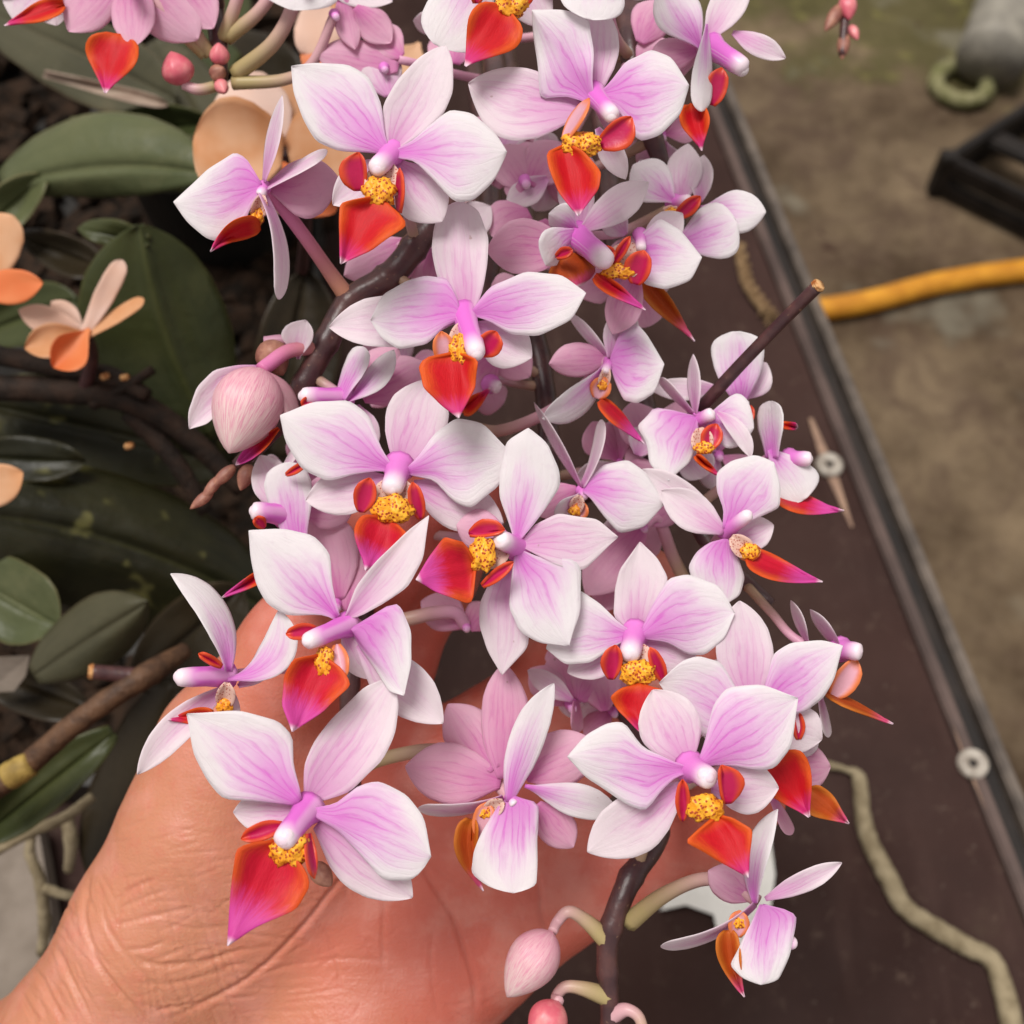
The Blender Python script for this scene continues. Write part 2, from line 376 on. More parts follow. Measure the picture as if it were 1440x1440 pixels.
# moss grows on the damp side of the walkway
sx = m.node('ShaderNodeSeparateXYZ'); m.put(sx.inputs[0], ob)
gm = m.math('ADD', m.math('MULTIPLY', m.math('SUBTRACT', m.noise(6., ob, 6., .65), .5), 2.4), m.step(m.math('ADD', sx.outputs[1], m.math('MULTIPLY', sx.outputs[0], .5)), -.75, -.15))
c = m.mix(m.math('MULTIPLY', m.step(gm, .50, .85), .72), c, (.055, .052, .014))
c = m.mix(m.math('MULTIPLY', m.math('MULTIPLY', m.step(gm, .45, .8), m.step(m.noise(30., ob, 4.), .55, .68)), .55), c, (.16, .145, .045))
c = m.mix(m.math('MULTIPLY', m.step(m.noise(6., m.mapping(ob, (1, 1, 1)), 3.), .60, .70), .55), c, (.18, .165, .125))
c = m.mix(m.math('MULTIPLY', m.step(m.noise(11., ob, 4., .6), .66, .71), .85), c, (.03, .012, .008))
m.color(c); m.bump(m.noise(60., ob, 6.), .5, .006); M['floor'] = m.m
bm = bmesh.new(); bmesh.ops.create_grid(bm, x_segments=2, y_segments=2, size=6); me = bpy.data.meshes.new('floor'); bm.to_mesh(me); bm.free()
o = new_obj('floor', me, M['floor']); o.location = (0, 2, FLOOR); o['kind'] = 'structure'

m = Mat('bench_board', .65, .10); ob = m.obj()
c = m.mix(m.step(m.noise(9., ob, 5.), .3, .72), (.024, .0115, .0095), (.046, .0235, .0195))
c = m.mix(m.math('MULTIPLY', m.step(m.noise(6., m.mapping(ob, (9, 1.2, 1)), 5.), .52, .8), .40), c, (.070, .040, .033))
c = m.mix(m.math('MULTIPLY', m.step(m.noise(300., ob, 2.), .66, .75), .30), c, (.13, .10, .08))
c = m.mix(m.math('MULTIPLY', m.step(m.noise(16., ob, 4.), .62, .78), .35), c, (.075, .055, .035))
c = m.mix(m.math('MULTIPLY', m.step(m.noise(26., m.mapping(ob, (1, .12, 1), (0, 0, .2)), 6., .7), .60, .70), .5), c, (.125, .080, .062)); c = m.mix(m.math('MULTIPLY', m.step(m.noise(90., ob, 6., .75), .56, .70), .40), c, (.115, .078, .058)); m.color(c); m.put(m.b.inputs['Roughness'], m.step(m.noise(14., ob, 4.), .3, .7, .55, .8)); m.bump(m.noise(160., ob, 4.), .25, .0008); M['board'] = m.m
M['rail'] = plain('bench_rail', (.055, .042, .034), (.13, .102, .082), 45., .5, .4)
M['rail_brown'] = plain('bench_lip', (.050, .030, .025), (.095, .060, .050), 25., .5, .4)
M['rail_dark'] = plain('bench_groove', (.010, .007, .006), (.022, .015, .012), 30., .6, .3)
M['washer'] = plain('washer', (.22, .185, .15), (.38, .34, .29), 200., .45, .5)
M['strap'] = plain('strap', (.20, .12, .085), (.30, .19, .13), 90., .6, .3)
e0 = G(1003, 140, 0); e1 = G(1412, 1170, 0)
ed = (e1 - e0)[:2]; ed /= np.hypot(*ed); en = np.array([-ed[1], ed[0]])       # en points to the walkway side
if en[0] < 0: en = -en
bench = thing('bench', 'dark brown nursery bench with a metal rim and screwed edge, under the orchids', 'bench', (0, 0.5, 0))
far = e0[:2] - ed * 1.3; near = e1[:2] + ed * .6
def strip(name, off0, off1, z0, z1, mat):
    q = [far + en * off0, far + en * off1, near + en * off1, near + en * off0]
    V = [(*p, z) for z in (z0, z1) for p in q]
    o0 = world_of(bench)
    me = mesh_from(name, np.array(V) - o0, [(0, 1, 2, 3), (4, 5, 6, 7), (0, 1, 5, 4), (1, 2, 6, 5), (2, 3, 7, 6), (3, 0, 4, 7)], None, False)
    bm = bmesh.new(); bm.from_mesh(me); bmesh.ops.bevel(bm, geom=bm.edges[:], offset=min(.0012, (z1 - z0) / 4), segments=2, affect='EDGES'); bm.to_mesh(me); bm.free()
    return new_obj(name, me, mat, bench)
strip('board', -1.6, -.006, -.018, 0.0, M['board'])
strip('inner_lip', -.0055, .0005, -.018, .0022, M['rail_brown'])
strip('rim_channel', .001, .0085, -.020, -.004, M['rail_dark'])
strip('rim', .009, .0145, -.045, .0015, M['rail'])
for (px, py) in ((1165, 657), (1366, 1076)):
    p = G(px, py, .0)
    bm = bmesh.new(); C = []
    prof = [(.0018, .0012), (.0024, .0026), (.0050, .0030), (.0066, .0024), (.0070, .0004)]
    V = []; Fc = []; sg = 24
    for r, z in prof:
        for k in range(sg): V.append((r * math.cos(2 * math.pi * k / sg), r * math.sin(2 * math.pi * k / sg), z))
    for i in range(len(prof) - 1):
        for k in range(sg): Fc.append((i * sg + k, i * sg + (k + 1) % sg, (i + 1) * sg + (k + 1) % sg, (i + 1) * sg + k))
    bm.free()
    o = new_obj('washer', mesh_from('washer', V, Fc), M['washer'], bench); o.location = Vector(p) - bench.location + Vector((0, 0, .0012))
    sg = 12; V = [(0, 0, .0016)] + [(.0024 * math.cos(2 * math.pi * k / sg), .0024 * math.sin(2 * math.pi * k / sg), .0012) for k in range(sg)]
    h = new_obj('screw', mesh_from('screw', V, [(0, 1 + k, 1 + (k + 1) % sg) for k in range(sg)]), M['rail_dark'], o)
    a = p[:2] - ed * .030; b = p[:2] + ed * .036; q = [a - en * .0009, a + en * .0009, p[:2] + en * .0030, b + en * .0006, b - en * .0006, p[:2] - en * .0030]
    V = [(*x, z) for z in (.0002, .0011) for x in q]; n = 6
    o = new_obj('strap', mesh_from('strap', np.array(V) - world_of(bench), [tuple(range(n)), tuple(range(n, 2 * n))] + [(i, (i + 1) % n, n + (i + 1) % n, n + i) for i in range(n)], None, False), M['strap'], bench)
for k, (x, y) in enumerate(((-.9, -.1), (-.9, 1.3), (.02, -.1), (.02, 1.5))):
    box('leg', (.05, .05, .60), M['rail'], Vector((x, y, -.32)) - bench.location, 0, bench)

# ------------------------------------------------------------------ orchid sprays
SPRAY = {}
def spray(key, label, stem, r, group='flowering sprays of the pink orchid'):
    a = np.array(stem, float); C = smooth_path(P(a[:, 0], a[:, 1], a[:, 2] / 1000.), 10)
    t = thing('orchid_spray', label, 'orchid spray', C[-1], group)
    rr = np.interp(np.linspace(0, 1, len(C)), np.linspace(0, 1, len(r)), r) / 1000.
    # swollen nodes along the flower stalk
    rr = rr * (1 + .16 * np.exp(-((np.arange(len(C)) % 9 - 4) / 1.1) ** 2))
    tube('stem', C, rr, M['stem'], t, 12)
    SPRAY[key] = (t, C)
    return t

def flower(key, c, d, petals, lip=None, lobes=(), cal=None, column=None, ped=None, dense=None):
    t, C = SPRAY[key]; loc = P(c[0], c[1], d / 1000.)
    if column is None: column = (c[0], c[1], c[0] + 2, c[1] + 8, 12)
    bx, by, tx, ty, cw = column[:5]; cz = column[5] * .85 if len(column) > 5 else 6.5
    if lip is None and cw <= 12: cz = -.5
    n = 16; tt = np.linspace(0, 1, n)
    Q = P(bx + (tx - bx) * tt, by + (ty - by) * tt, (d + 1.5 - (cz + 1.5) * tt + 2.2 * np.sin(math.pi * tt) * -.5) / 1000.)
    rad = np.interp(tt, [0, .15, .4, .7, .9, .97, 1], [1.5, 1.15, 1.0, 1.0, .9, .68, .3]) * cw * .54 * d / 1000. / FPX
    long = math.hypot(tx - bx, ty - by) > 45
    V, Fc, uv = tube_arrays(Q, rad, 12)
    f = new_obj('flower', mesh_from('flower', V - loc, Fc, uv), M['column_long'] if long else M['column'], t, Vector(loc) - t.location)
    tip = P(tx, ty, (d - cz - .3) / 1000.); r_ = cw * .40 * d / 1000. / FPX; bm = bmesh.new(); bmesh.ops.create_icosphere(bm, subdivisions=3, radius=r_)
    av = np.array([tx - bx, ty - by]) / (math.hypot(tx - bx, ty - by) + 1e-6); a3 = R_ * av[0] - U_ * av[1]
    V = []
    for vv in bm.verts:
        a = np.array(vv.co); al = a @ a3; V.append(a * .98 + a3 * al * .12 - a3 * r_ * .75 + F_ * r_ * .75 + tip - loc)
    Fc = [tuple(v.index for v in fa.verts) for fa in bm.faces]; bm.free()
    if cw > 17: new_obj('anther_cap', mesh_from('anther_cap', V, Fc), M['cap'], f)
    for q in petals:
        k, x0, y0, x1, y1, wl, wr = q[:7]; o = dict(q[7]) if len(q) > 7 else {}
        z0, z1, cup, prof, mt, roll, nm = {'p': (1.2, 1.8, -.35, 'P', 'petal', 0, 'petal'), 's': (-1.2, -2.8, .6, 'S', 'sepal', 0, 'sepal'),
            'k': (-1.5, -2.5, -1., 'S', 'pink', 0, 'sepal'), 'n': (-.5, -1.5, 0, 'N', 'sepal', 5., 'sepal')}[k]
        z0 = o.pop('z0', z0); z1 = o.pop('z1', z1); mt = o.pop('mat', mt); nm = o.pop('nm', nm)
        o.setdefault('cup', cup); o.setdefault('prof', prof); o.setdefault('roll', roll)
        o.setdefault('wav', .38); o.setdefault('thick', .26)
        blade(nm, (x0, y0), (x1, y1), wl, wr, d - z0, d - z1, mat=M[mt], parent=f, **o)
    if lip:
        x0, y0, x1, y1, wl, wr = lip[:6]; o = dict(lip[6]) if len(lip) > 6 else {}
        z0 = o.pop('z0', 6.); z1 = o.pop('z1', 8.5); mt = o.pop('mat', 'lip'); o.setdefault('prof', 'L'); o.setdefault('cup', 2.4); o.setdefault('curl', 2.0); o.setdefault('groove', -.35)
        blade('lip', (x0, y0), (x1, y1), wl, wr, d - z0, d - z1, thick=.6, mat=M[mt], parent=f, wav=.9, **o)
    for q in lobes:
        x0, y0, x1, y1, wl, wr = q[:6]; o = dict(q[6]) if len(q) > 6 else {}
        z0 = o.pop('z0', 4.); z1 = o.pop('z1', 6.5); mt = o.pop('mat', 'lobe'); o.setdefault('prof', 'B'); o.setdefault('cup', 1.2)
        blade('side_lobe', (x0, y0), (x1, y1), wl, wr, d - z0, d - z1, thick=.6, mat=M[mt], parent=f, wav=.2, nt=14, ns=10, **o)
    if cal:
        x, y, rx, ry = cal[:4]; cz = cal[4] if len(cal) > 4 else 6.8
        px = d / 1000. / FPX; bm = bmesh.new(); bmesh.ops.create_icosphere(bm, subdivisions=4, radius=1.)
        P0 = P(x, y, (d - cz + .9) / 1000.); V = []; ph = rng.uniform(0, 6.28, 6)
        for vv in bm.verts:
            a = np.array(vv.co); lump = 1 + .13 * math.sin(6.5 * a[0] + ph[0]) * math.sin(6 * a[1] + ph[1]) + .10 * math.sin(12 * a[0] + ph[2]) * math.sin(11 * a[1] + 9 * a[2] + ph[3]) + .05 * math.sin(23 * a[0] + ph[4]) * math.sin(21 * a[1] + ph[5])
            cleft = 1 - .38 * math.exp(-(a[0] / .16) ** 2) * max(0, a[2])
            hx = a[0] * lump; hy = a[1] * lump * (1 - .18 * math.exp(-(a[0] / .2) ** 2) * (a[1] < 0)); hz = a[2] * cleft * lump
            V.append(P0 - loc + R_ * hx * rx * px + U_ * hy * ry * px - F_ * hz * min(rx, ry) * .75 * px)
        Fc = [tuple(v.index for v in fa.verts) for fa in bm.faces]; bm.free()
        new_obj('callus', mesh_from('callus', V, Fc), M['callus'], f)
        # spotted throat behind the callus
        if math.hypot(bx - x, by - y) < 62: blade('throat', (x + (bx - x) * .75, y + (by - y) * .75), (x + (x - bx) * .05, y + (y - by) * .05 + 2), rx * 1.05, rx * 1.05, d - 2.2, d - cz + 2.2, prof='R', cup=1.5, thick=.5, mat=M['throat'], parent=f, wav=.1, nt=10, ns=8)
    # pedicel: the stalk from the back of the flower to its stem
    if ped:
        a = [(c[0], c[1], d + 1.5)] + [tuple(p) for p in ped[0]]
        pt = P(np.array([p[0] for p in a]), np.array([p[1] for p in a]), np.array([p[2] for p in a]) / 1000.)
        rr = ped[1]; mt = ped[2] if len(ped) > 2 else 'ped'
        Cp = smooth_path(pt, 8); tube('pedicel', Cp, np.interp(np.linspace(0, 1, len(Cp)), np.linspace(0, 1, len(rr)), rr) / 1000., M[mt], f, 9)
    else:
        b = np.array(loc) + F_ * .0015; dist = np.linalg.norm(C - b, axis=1) + np.where((C - b) @ F_ < 0.002, .03, 0); e = C[int(np.argmin(dist))]
        L = np.linalg.norm(e - b); mid = b + (e - b) * .45 + F_ * L * .28
        Cp = smooth_path([b, mid, e], 8); tube('pedicel', Cp, np.linspace(.9, 1.2, len(Cp)) / 1000., M['ped'], f, 8)
    return f

def bud(key_or_parent, b, t, w, d0, d1, mat, name='bud', ribs=3, ped=None, pr=(.9, 1.2), pm='ped'):
    par = SPRAY[key_or_parent][0] if isinstance(key_or_parent, str) else key_or_parent
    b3 = P(b[0], b[1], d0 / 1000.); t3 = P(t[0], t[1], d1 / 1000.); n = 20; sg = 24
    ax = t3 - b3; L = np.linalg.norm(ax); ax = ax / L
    u = np.cross(ax, F_); u /= np.linalg.norm(u); v = np.cross(ax, u); r0 = w * (d0 + d1) / 2000. / FPX
    V = []; uv = []; Fc = []
    for i in range(n + 1):
        s = i / n; pr_ = (math.sin(math.pi * s ** .80)) ** .74 if 0 < s < 1 else .03
        for k in range(sg):
            a = 2 * math.pi * k / sg; g = 1 - .11 * max(0, math.cos(a * ribs + .8)) ** 14
            V.append(b3 + ax * L * s + (u * math.cos(a) + v * math.sin(a)) * r0 * pr_ * g); uv.append((s, k / sg))
    for i in range(n):
        for k in range(sg): Fc.append((i * sg + k, i * sg + (k + 1) % sg, (i + 1) * sg + (k + 1) % sg, (i + 1) * sg + k))
    Fc.append(tuple(range(sg))); Fc.append(tuple(range(n * sg, n * sg + sg)))
    o0 = world_of(par)
    o = new_obj(name, mesh_from(name, np.array(V) - b3, Fc, uv), mat, par, Vector(b3 - o0))
    if ped: pxtube('pedicel', [(b[0], b[1], d0)] + list(ped), pr, M[pm], o, 9)
    return o

# ---- the five sprays, each stalk runs back over the bench to its pot
spray('low', 'pink orchid spray with a dark stem, drooping past the little finger to closed buds',
      [(862, 1475, 240), (856, 1390, 240), (856, 1320, 240), (884, 1240, 242), (925, 1170, 250), (915, 1060, 258), (850, 960, 262), (790, 850, 264), (775, 700, 268), (768, 560, 276), (740, 400, 290), (730, 200, 340), (700, 20, 470), (650, -150, 640), (610, -260, 830)], [1.9, 2.0, 2.2, 2.4, 2.3, 2.2, 2.2, 2.3, 2.4, 2.5, 2.7, 3.0, 3.2, 3.3, 3.4])
spray('left', 'pink orchid spray whose dark stem carries a fat half open bud',
      [(332, 654, 247), (372, 618, 246), (420, 552, 243), (455, 488, 242), (492, 424, 243), (548, 388, 244), (590, 338, 245), (640, 270, 250), (690, 185, 265), (690, 60, 300), (640, -60, 400), (560, -200, 600), (500, -260, 830)], [1.2, 1.8, 2.3, 2.5, 2.6, 2.8, 2.7, 2.6, 2.7, 2.9, 3.1, 3.2, 3.4])
spray('palm', 'pink orchid spray lying in the open palm over thumb and wrist',
      [(500, 1120, 249), (490, 1000, 250), (505, 880, 252), (545, 760, 256), (610, 620, 262), (670, 470, 270), (690, 330, 285), (680, 180, 325), (640, 0, 450), (570, -160, 640), (530, -270, 830)], [1.4, 1.9, 2.1, 2.2, 2.3, 2.4, 2.6, 2.9, 3.1, 3.3, 3.4])
spray('right', 'pink orchid spray with side-on flowers hanging over the bare brown bench',
      [(1085, 850, 250), (1010, 780, 254), (955, 690, 258), (905, 560, 262), (880, 430, 268), (860, 300, 280), (840, 120, 320), (800, -40, 430), (740, -180, 640), (700, -270, 830)], [1.3, 1.7, 2.0, 2.2, 2.4, 2.6, 2.8, 3.1, 3.3, 3.4])
spray('top', 'pink orchid spray at the head of the cluster, next to the walkway edge',
      [(960, 330, 258), (930, 230, 256), (895, 120, 256), (884, 30, 262), (875, -80, 300), (830, -190, 500), (800, -270, 830)], [1.4, 1.9, 2.3, 2.6, 2.9, 3.2, 3.4])

LM = {'mat': 'lip_magenta'}
# F1
flower('left', (548, 218), 214, [
 ('p', 545, 214, 410, 93, 60, 62, {'ol': [(440,88),(490,90),(520,110),(537,145),(541,190),(412,130),(425,165),(445,200),(475,213),(515,214)]}), ('p', 556, 216, 713, 214, 58, 70, {'ol': [(580,198),(600,180),(632,153),(665,160),(700,190),(697,252),(665,284),(640,285),(612,255),(582,226)]}), ('s', 549, 212, 627, 64, 40, 45, {'z0': .2, 'z1': -.5, 'ol': [(540,185),(538,150),(558,112),(590,80),(613,66),(637,82),(637,130),(625,160),(600,182),(568,206)]}),
 ('s', 545, 225, 468, 288, 28, 28), ('s', 560, 230, 622, 312, 36, 40)],
 (533, 277, 479, 371, 55, 46, {'ol': [(478,285),(500,280),(565,295),(573,316),(520,353),(477,320)]}), [(508, 268, 504, 214, 30, 10), (561, 300, 562, 236, 6, 7, {'roll': 2})], (533, 272, 23, 22), (552, 214, 526, 240, 26))
# F2
flower('top', (838, 140), 217, [
 ('p', 832, 142, 748, 14, 52, 40, {'roll': 2, 'ol': [(760,143),(757,100),(750,50),(790,13),(828,24),(835,70),(833,115),(790,134)]}), ('p', 845, 134, 969, 120, 54, 70, {'ol': [(860,113),(880,86),(915,70),(945,80),(958,160),(930,190),(897,199),(885,180),(868,152)]}), ('s', 836, 136, 842, 3, 40, 31),
 ('s', 815, 152, 659, 117, 66, 38, {'z1': -2}), ('s', 840, 180, 880, 252, 18, 18)],
 (798, 203, 813, 304, 42, 30, {'ol': [(768,208),(770,230),(785,270),(820,212),(846,242),(842,265)]}), [(792, 198, 829, 138, 11, 9, {'mat': 'lobe_pale', 'roll': 2.5}), (842, 204, 888, 164, 12, 29)], (818, 203, 28, 18), (834, 132, 864, 166, 24))
# F3
flower('left', (655, 447), 219, [
 ('p', 650, 444, 521, 450, 40, 55, {'z1': 3, 'ol': [(630,390),(600,388),(570,395),(537,415),(535,475),(560,491),(600,485),(625,460),(645,425)]}), ('p', 664, 440, 824, 412, 46, 42, {'z1': 3, 'ol': [(690,402),(740,382),(790,386),(805,450),(755,473),(718,471),(690,452)]}), ('s', 655, 445, 646, 282, 41, 40, {'z0': 0, 'z1': -2, 'ol': [(610,320),(606,350),(615,390),(635,430),(622,290),(672,292),(687,335),(686,370),(678,410),(668,440)]}),
 ('s', 640, 448, 463, 460, 34, 40), ('s', 668, 458, 748, 503, 34, 36)],
 (642, 496, 645, 588, 36, 52, {'ol': [(600,498),(588,516),(596,545),(620,570),(672,505),(668,545)]}), [(630, 518, 620, 466, 16, 16, {'mat': 'lobe_pale'}), (674, 498, 698, 466, 14, 22)], (646, 492, 15, 22), (652, 440, 672, 502, 27, 10))
# F4
flower('palm', (560, 664), 223, [
 ('p', 550, 660, 394, 584, 62, 58, {'ol': [(440,565),(490,562),(520,585),(537,632),(400,620),(425,660),(460,678),(500,666),(535,662)]}), ('p', 574, 662, 721, 640, 60, 62, {'ol': [(590,640),(612,608),(640,588),(680,595),(702,684),(662,715),(637,706),(612,676)]}), ('s', 562, 655, 606, 532, 44, 46),
 ('s', 545, 674, 430, 704, 34, 30), ('s', 580, 682, 708, 736, 36, 36)],
 (545, 732, 514, 802, 40, 40, LM), [(508, 720, 520, 672, 17, 15), (592, 730, 580, 678, 12, 11)], (552, 716, 28, 20), (561, 656, 550, 692, 30))
# F5
flower('palm', (720, 768), 221, [
 ('p', 726, 760, 743, 602, 46, 46, {'ol': [(712,620),(703,660),(702,700),(717,740),(770,622),(786,660),(788,685),(770,712),(742,748)]}), ('p', 728, 776, 800, 908, 50, 56, {'ol': [(765,786),(805,785),(818,800),(816,860),(720,800),(716,855),(730,888),(760,905)]}), ('s', 734, 766, 869, 755, 38, 40, {'z0': .5, 'z1': 0, 'ol': [(750,738),(785,722),(840,730),(820,803),(790,798),(765,786)]}),
 ('s', 718, 790, 706, 949, 34, 36, {'ol': [(690,815),(675,845),(674,880),(685,915),(742,912),(745,880),(745,840)]}), ('k', 712, 755, 642, 738, 30, 30)],
 (668, 795, 585, 815, 50, 42, {'mat': 'lip_magenta', 'ol': [(625,755),(655,763),(665,846),(655,848),(610,831),(605,780)]}), [(660, 752, 710, 745, 19, 6), (678, 824, 722, 790, 8, 9)], (678, 780, 19, 24), (728, 770, 700, 757, 26))
# F6
flower('palm', (483, 878), 213, [
 ('p', 474, 868, 350, 746, 56, 62, {'ol': [(400,743),(440,752),(465,780),(467,820),(473,850),(352,785),(360,820),(375,850),(402,866),(455,864)]}), ('p', 494, 884, 568, 978, 46, 26, {'z1': 4, 'roll': -2, 'ol': [(515,858),(543,835),(566,855),(578,890),(579,930),(547,973),(527,940),(505,910)]}), ('s', 486, 868, 603, 725, 28, 31, {'z0': .3, 'z1': .5, 'ol': [(500,825),(530,788),(575,745),(595,785),(575,825),(540,848),(505,868)]}),
 ('s', 505, 905, 623, 1017, 36, 38), ('s', 484, 890, 520, 955, 24, 22)],
 (452, 922, 411, 1029, 54, 34, {'mat': 'lip_magenta', 'ol': [(412,926),(400,950),(396,990),(480,935),(494,962),(455,1000)]}), [(445, 884, 402, 892, 12, 11), (474, 906, 482, 956, 13, 14, {'mat': 'lobe_pale'})], (456, 932, 14, 22), (490, 878, 427, 904, 25, 10))
# F7
flower('palm', (428, 1138), 206, [
 ('p', 420, 1128, 263, 1004, 66, 72, {'ol': [(333,999),(393,1013),(413,1037),(411,1070),(425,1115),(272,1060),(290,1097),(313,1123),(365,1128),(405,1132)]}), ('p', 440, 1142, 606, 1205, 62, 54, {'ol': [(475,1130),(500,1105),(530,1098),(573,1117),(597,1150),(600,1232),(577,1239),(540,1238),(507,1203),(475,1168)]}), ('s', 430, 1128, 552, 951, 45, 52, {'z1': -6, 'ol': [(427,1075),(440,1045),(467,1010),(513,965),(562,987),(556,1030),(538,1070),(490,1115),(450,1128)]}),
 ('s', 420, 1140, 328, 1142, 30, 30), ('s', 446, 1158, 580, 1262, 42, 44)],
 (390, 1183, 320, 1330, 64, 54, {'mat': 'lip_magenta', 'ol': [(333,1192),(360,1184),(430,1222),(437,1247),(417,1278),(360,1304),(327,1227),(322,1282)]}), [(398, 1160, 339, 1180, 12, 14), (434, 1172, 442, 1236, 8, 9, {'roll': 1.5})], (406, 1194, 27, 24), (434, 1136, 394, 1188, 32, 10))
# F8
flower('palm', (321, 950), 216, [
 ('p', 321, 944, 240, 807, 20, 24, {'bend': -.14, 'roll': -3, 'prof': 'S'}), ('p', 320, 955, 392, 858, 20, 30, {'bend': -.24, 'roll': 2}),
 ('s', 316, 968, 193, 1089, 24, 22, {'bend': -.05, 'z1': 0}), ('n', 320, 962, 334, 1004, 7, 8, {'roll': 1}), ('s', 335, 965, 385, 930, 12, 14)],
 (300, 1005, 236, 1012, 12, 12, {'z0': -1, 'z1': -2}), [(312, 938, 279, 919, 5, 7)], (316, 992, 12, 12, 1), (320, 950, 245, 953, 26, 7))
# F9
flower('low', (893, 896), 224, [
 ('p', 888, 894, 768, 912, 40, 54, {'ol': [(870,875),(845,850),(815,828),(785,850),(795,935),(830,932),(860,912)]}), ('p', 902, 894, 1033, 862, 62, 50, {'ol': [(915,855),(940,812),(967,808),(1013,823),(1020,897),(993,921),(967,921),(940,904)]}), ('s', 894, 890, 900, 762, 40, 40, {'ol': [(882,885),(863,868),(864,830),(872,800),(925,785),(940,812),(930,845),(905,888)]}),
 ('s', 880, 908, 798, 946, 26, 26), ('s', 904, 908, 980, 930, 30, 30)],
 (900, 962, 903, 1032, 42, 44, {'ol': [(857,980),(876,965),(870,1000),(935,970),(941,985),(930,1006)]}), [(860, 955, 866, 907, 18, 12), (934, 960, 914, 910, 9, 11)], (897, 946, 24, 18), (893, 890, 884, 926, 28))
# F10
flower('low', (974, 1080), 210, [
 ('p', 966, 1083, 798, 1064, 54, 48, {'ol': [(823,1033),(853,1017),(878,1015),(903,1050),(945,1070),(823,1093),(880,1130),(910,1143),(925,1117),(950,1092)]}), ('p', 985, 1074, 1122, 982, 64, 66, {'ol': [(1003,990),(1020,967),(1073,962),(1113,1052),(1090,1080),(1063,1084),(1033,1078),(1005,1076),(992,1040)]}), ('s', 968, 1074, 918, 970, 44, 44),
 ('s', 958, 1106, 826, 1198, 48, 38), ('s', 1000, 1106, 1095, 1108, 36, 38)],
 (1008, 1148, 1052, 1234, 42, 58, {'ol': [(962,1182),(985,1152),(1000,1205),(1030,1150),(1058,1166),(1055,1200)]}), [(960, 1154, 960, 1096, 10, 10), (1020, 1130, 1014, 1076, 6, 30)], (992, 1136, 25, 19), (970, 1078, 1002, 1098, 30))
# F11
flower('low', (1062, 1005), 221, [
 ('p', 1058, 1012, 927, 960, 46, 50, {'z1': 3, 'ol': [(957,930),(983,922),(1013,930),(1032,962),(945,990),(967,1017),(990,1038)]}), ('p', 1072, 990, 1185, 908, 46, 46, {'ol': [(1077,957),(1087,920),(1113,903),(1157,900),(1174,953),(1157,983),(1133,1001),(1100,1005)]}), ('s', 1056, 990, 1040, 845, 42, 40), ('s', 1090, 1010, 1156, 1040, 34, 34)],
 (1092, 1062, 1138, 1149, 36, 40, {'z0': 2, 'z1': 2}), [(1122, 1040, 1120, 1000, 6, 11, {'z0': -2, 'z1': -2})], None, (1066, 1005, 1085, 1020, 20))
# F12
flower('low', (1098, 1075), 230, [
 ('k', 1104, 1082, 1168, 1078, 34, 32), ('n', 1085, 1120, 1113, 1174, 9, 9, {'mat': 'pink', 'roll': 3}), ('s', 1096, 1060, 1150, 1020, 28, 28)],
 (1136, 1112, 1194, 1158, 18, 24, {'mat': 'lip_orange', 'z0': 2, 'z1': 2, 'curl': 4}), (), None, (1100, 1078, 1108, 1085, 14))
# F13
flower('right', (1176, 925), 229, [
 ('n', 1136, 905, 1112, 844, 7, 8, {'prof': 'S'}), ('n', 1182, 912, 1139, 857, 9, 9, {'prof': 'S'}), ('n', 1152, 975, 1165, 1037, 7, 6), ('s', 1170, 925, 1120, 950, 24, 24)],
 (1162, 974, 1256, 1018, 7, 8, {'mat': 'lip_orange', 'z0': 0, 'z1': 2, 'prof': 'H', 'roll': 4}), [(1168, 980, 1204, 926, 12, 24, {'mat': 'lobe_pale', 'z0': 1, 'z1': 2})], None, (1182, 913, 1212, 917, 24, 5),
 ped=([(1118, 898, 233), (1085, 862, 238), (1052, 826, 246)], [1.3, .9, .9, 1.0], 'ped'))
# F14
flower('right', (1020, 748), 231, [
 ('p', 1020, 744, 1088, 650, 50, 46, {'ol': [(1018,715),(1007,690),(1007,665),(1030,647),(1066,638),(1098,683),(1097,713),(1067,728),(1040,740)]}), ('p', 1021, 758, 1020, 850, 30, 46, {'ol': [(1000,760),(980,775),(968,797),(975,830),(1038,785),(1048,812),(1040,838)]}), ('s', 1018, 748, 930, 690, 28, 26, {'z1': 2, 'z0': .5}),
 ('s', 1010, 738, 903, 660, 22, 24), ('s', 1030, 762, 1088, 738, 24, 24)],
 (1052, 780, 1157, 818, 17, 19, {'z0': 1, 'z1': 4, 'roll': 4, 'mat': 'lip_magenta', 'bend': -.04}), [(1040, 782, 1070, 772, 12, 12, {'mat': 'lobe_pale', 'z0': 1, 'z1': 2})], (1054, 776, 13, 12, 3.5), (1020, 748, 1056, 721, 18, 6))
# F15
flower('right', (981, 587), 237, [
 ('p', 979, 586, 940, 676, 36, 52, {'z1': 4, 'ol': [(953,573),(920,572),(896,600),(908,620),(914,655),(984,620),(970,650)]}), ('p', 990, 588, 1060, 602, 42, 34), ('n', 978, 584, 975, 498, 10, 9, {'roll': 3, 'prof': 'S'}),
 ('n', 974, 582, 927, 531, 7, 7), ('s', 1008, 580, 1056, 644, 13, 12, {'z0': 4, 'z1': 5, 'bend': .1})],
 (978, 640, 1012, 670, 5, 6, {'z0': 2, 'z1': 2}), [(992, 632, 1008, 596, 14, 16, {'z0': 3, 'z1': 3})], (990, 630, 14, 9, 4.5), (982, 592, 1004, 580, 18, 4))
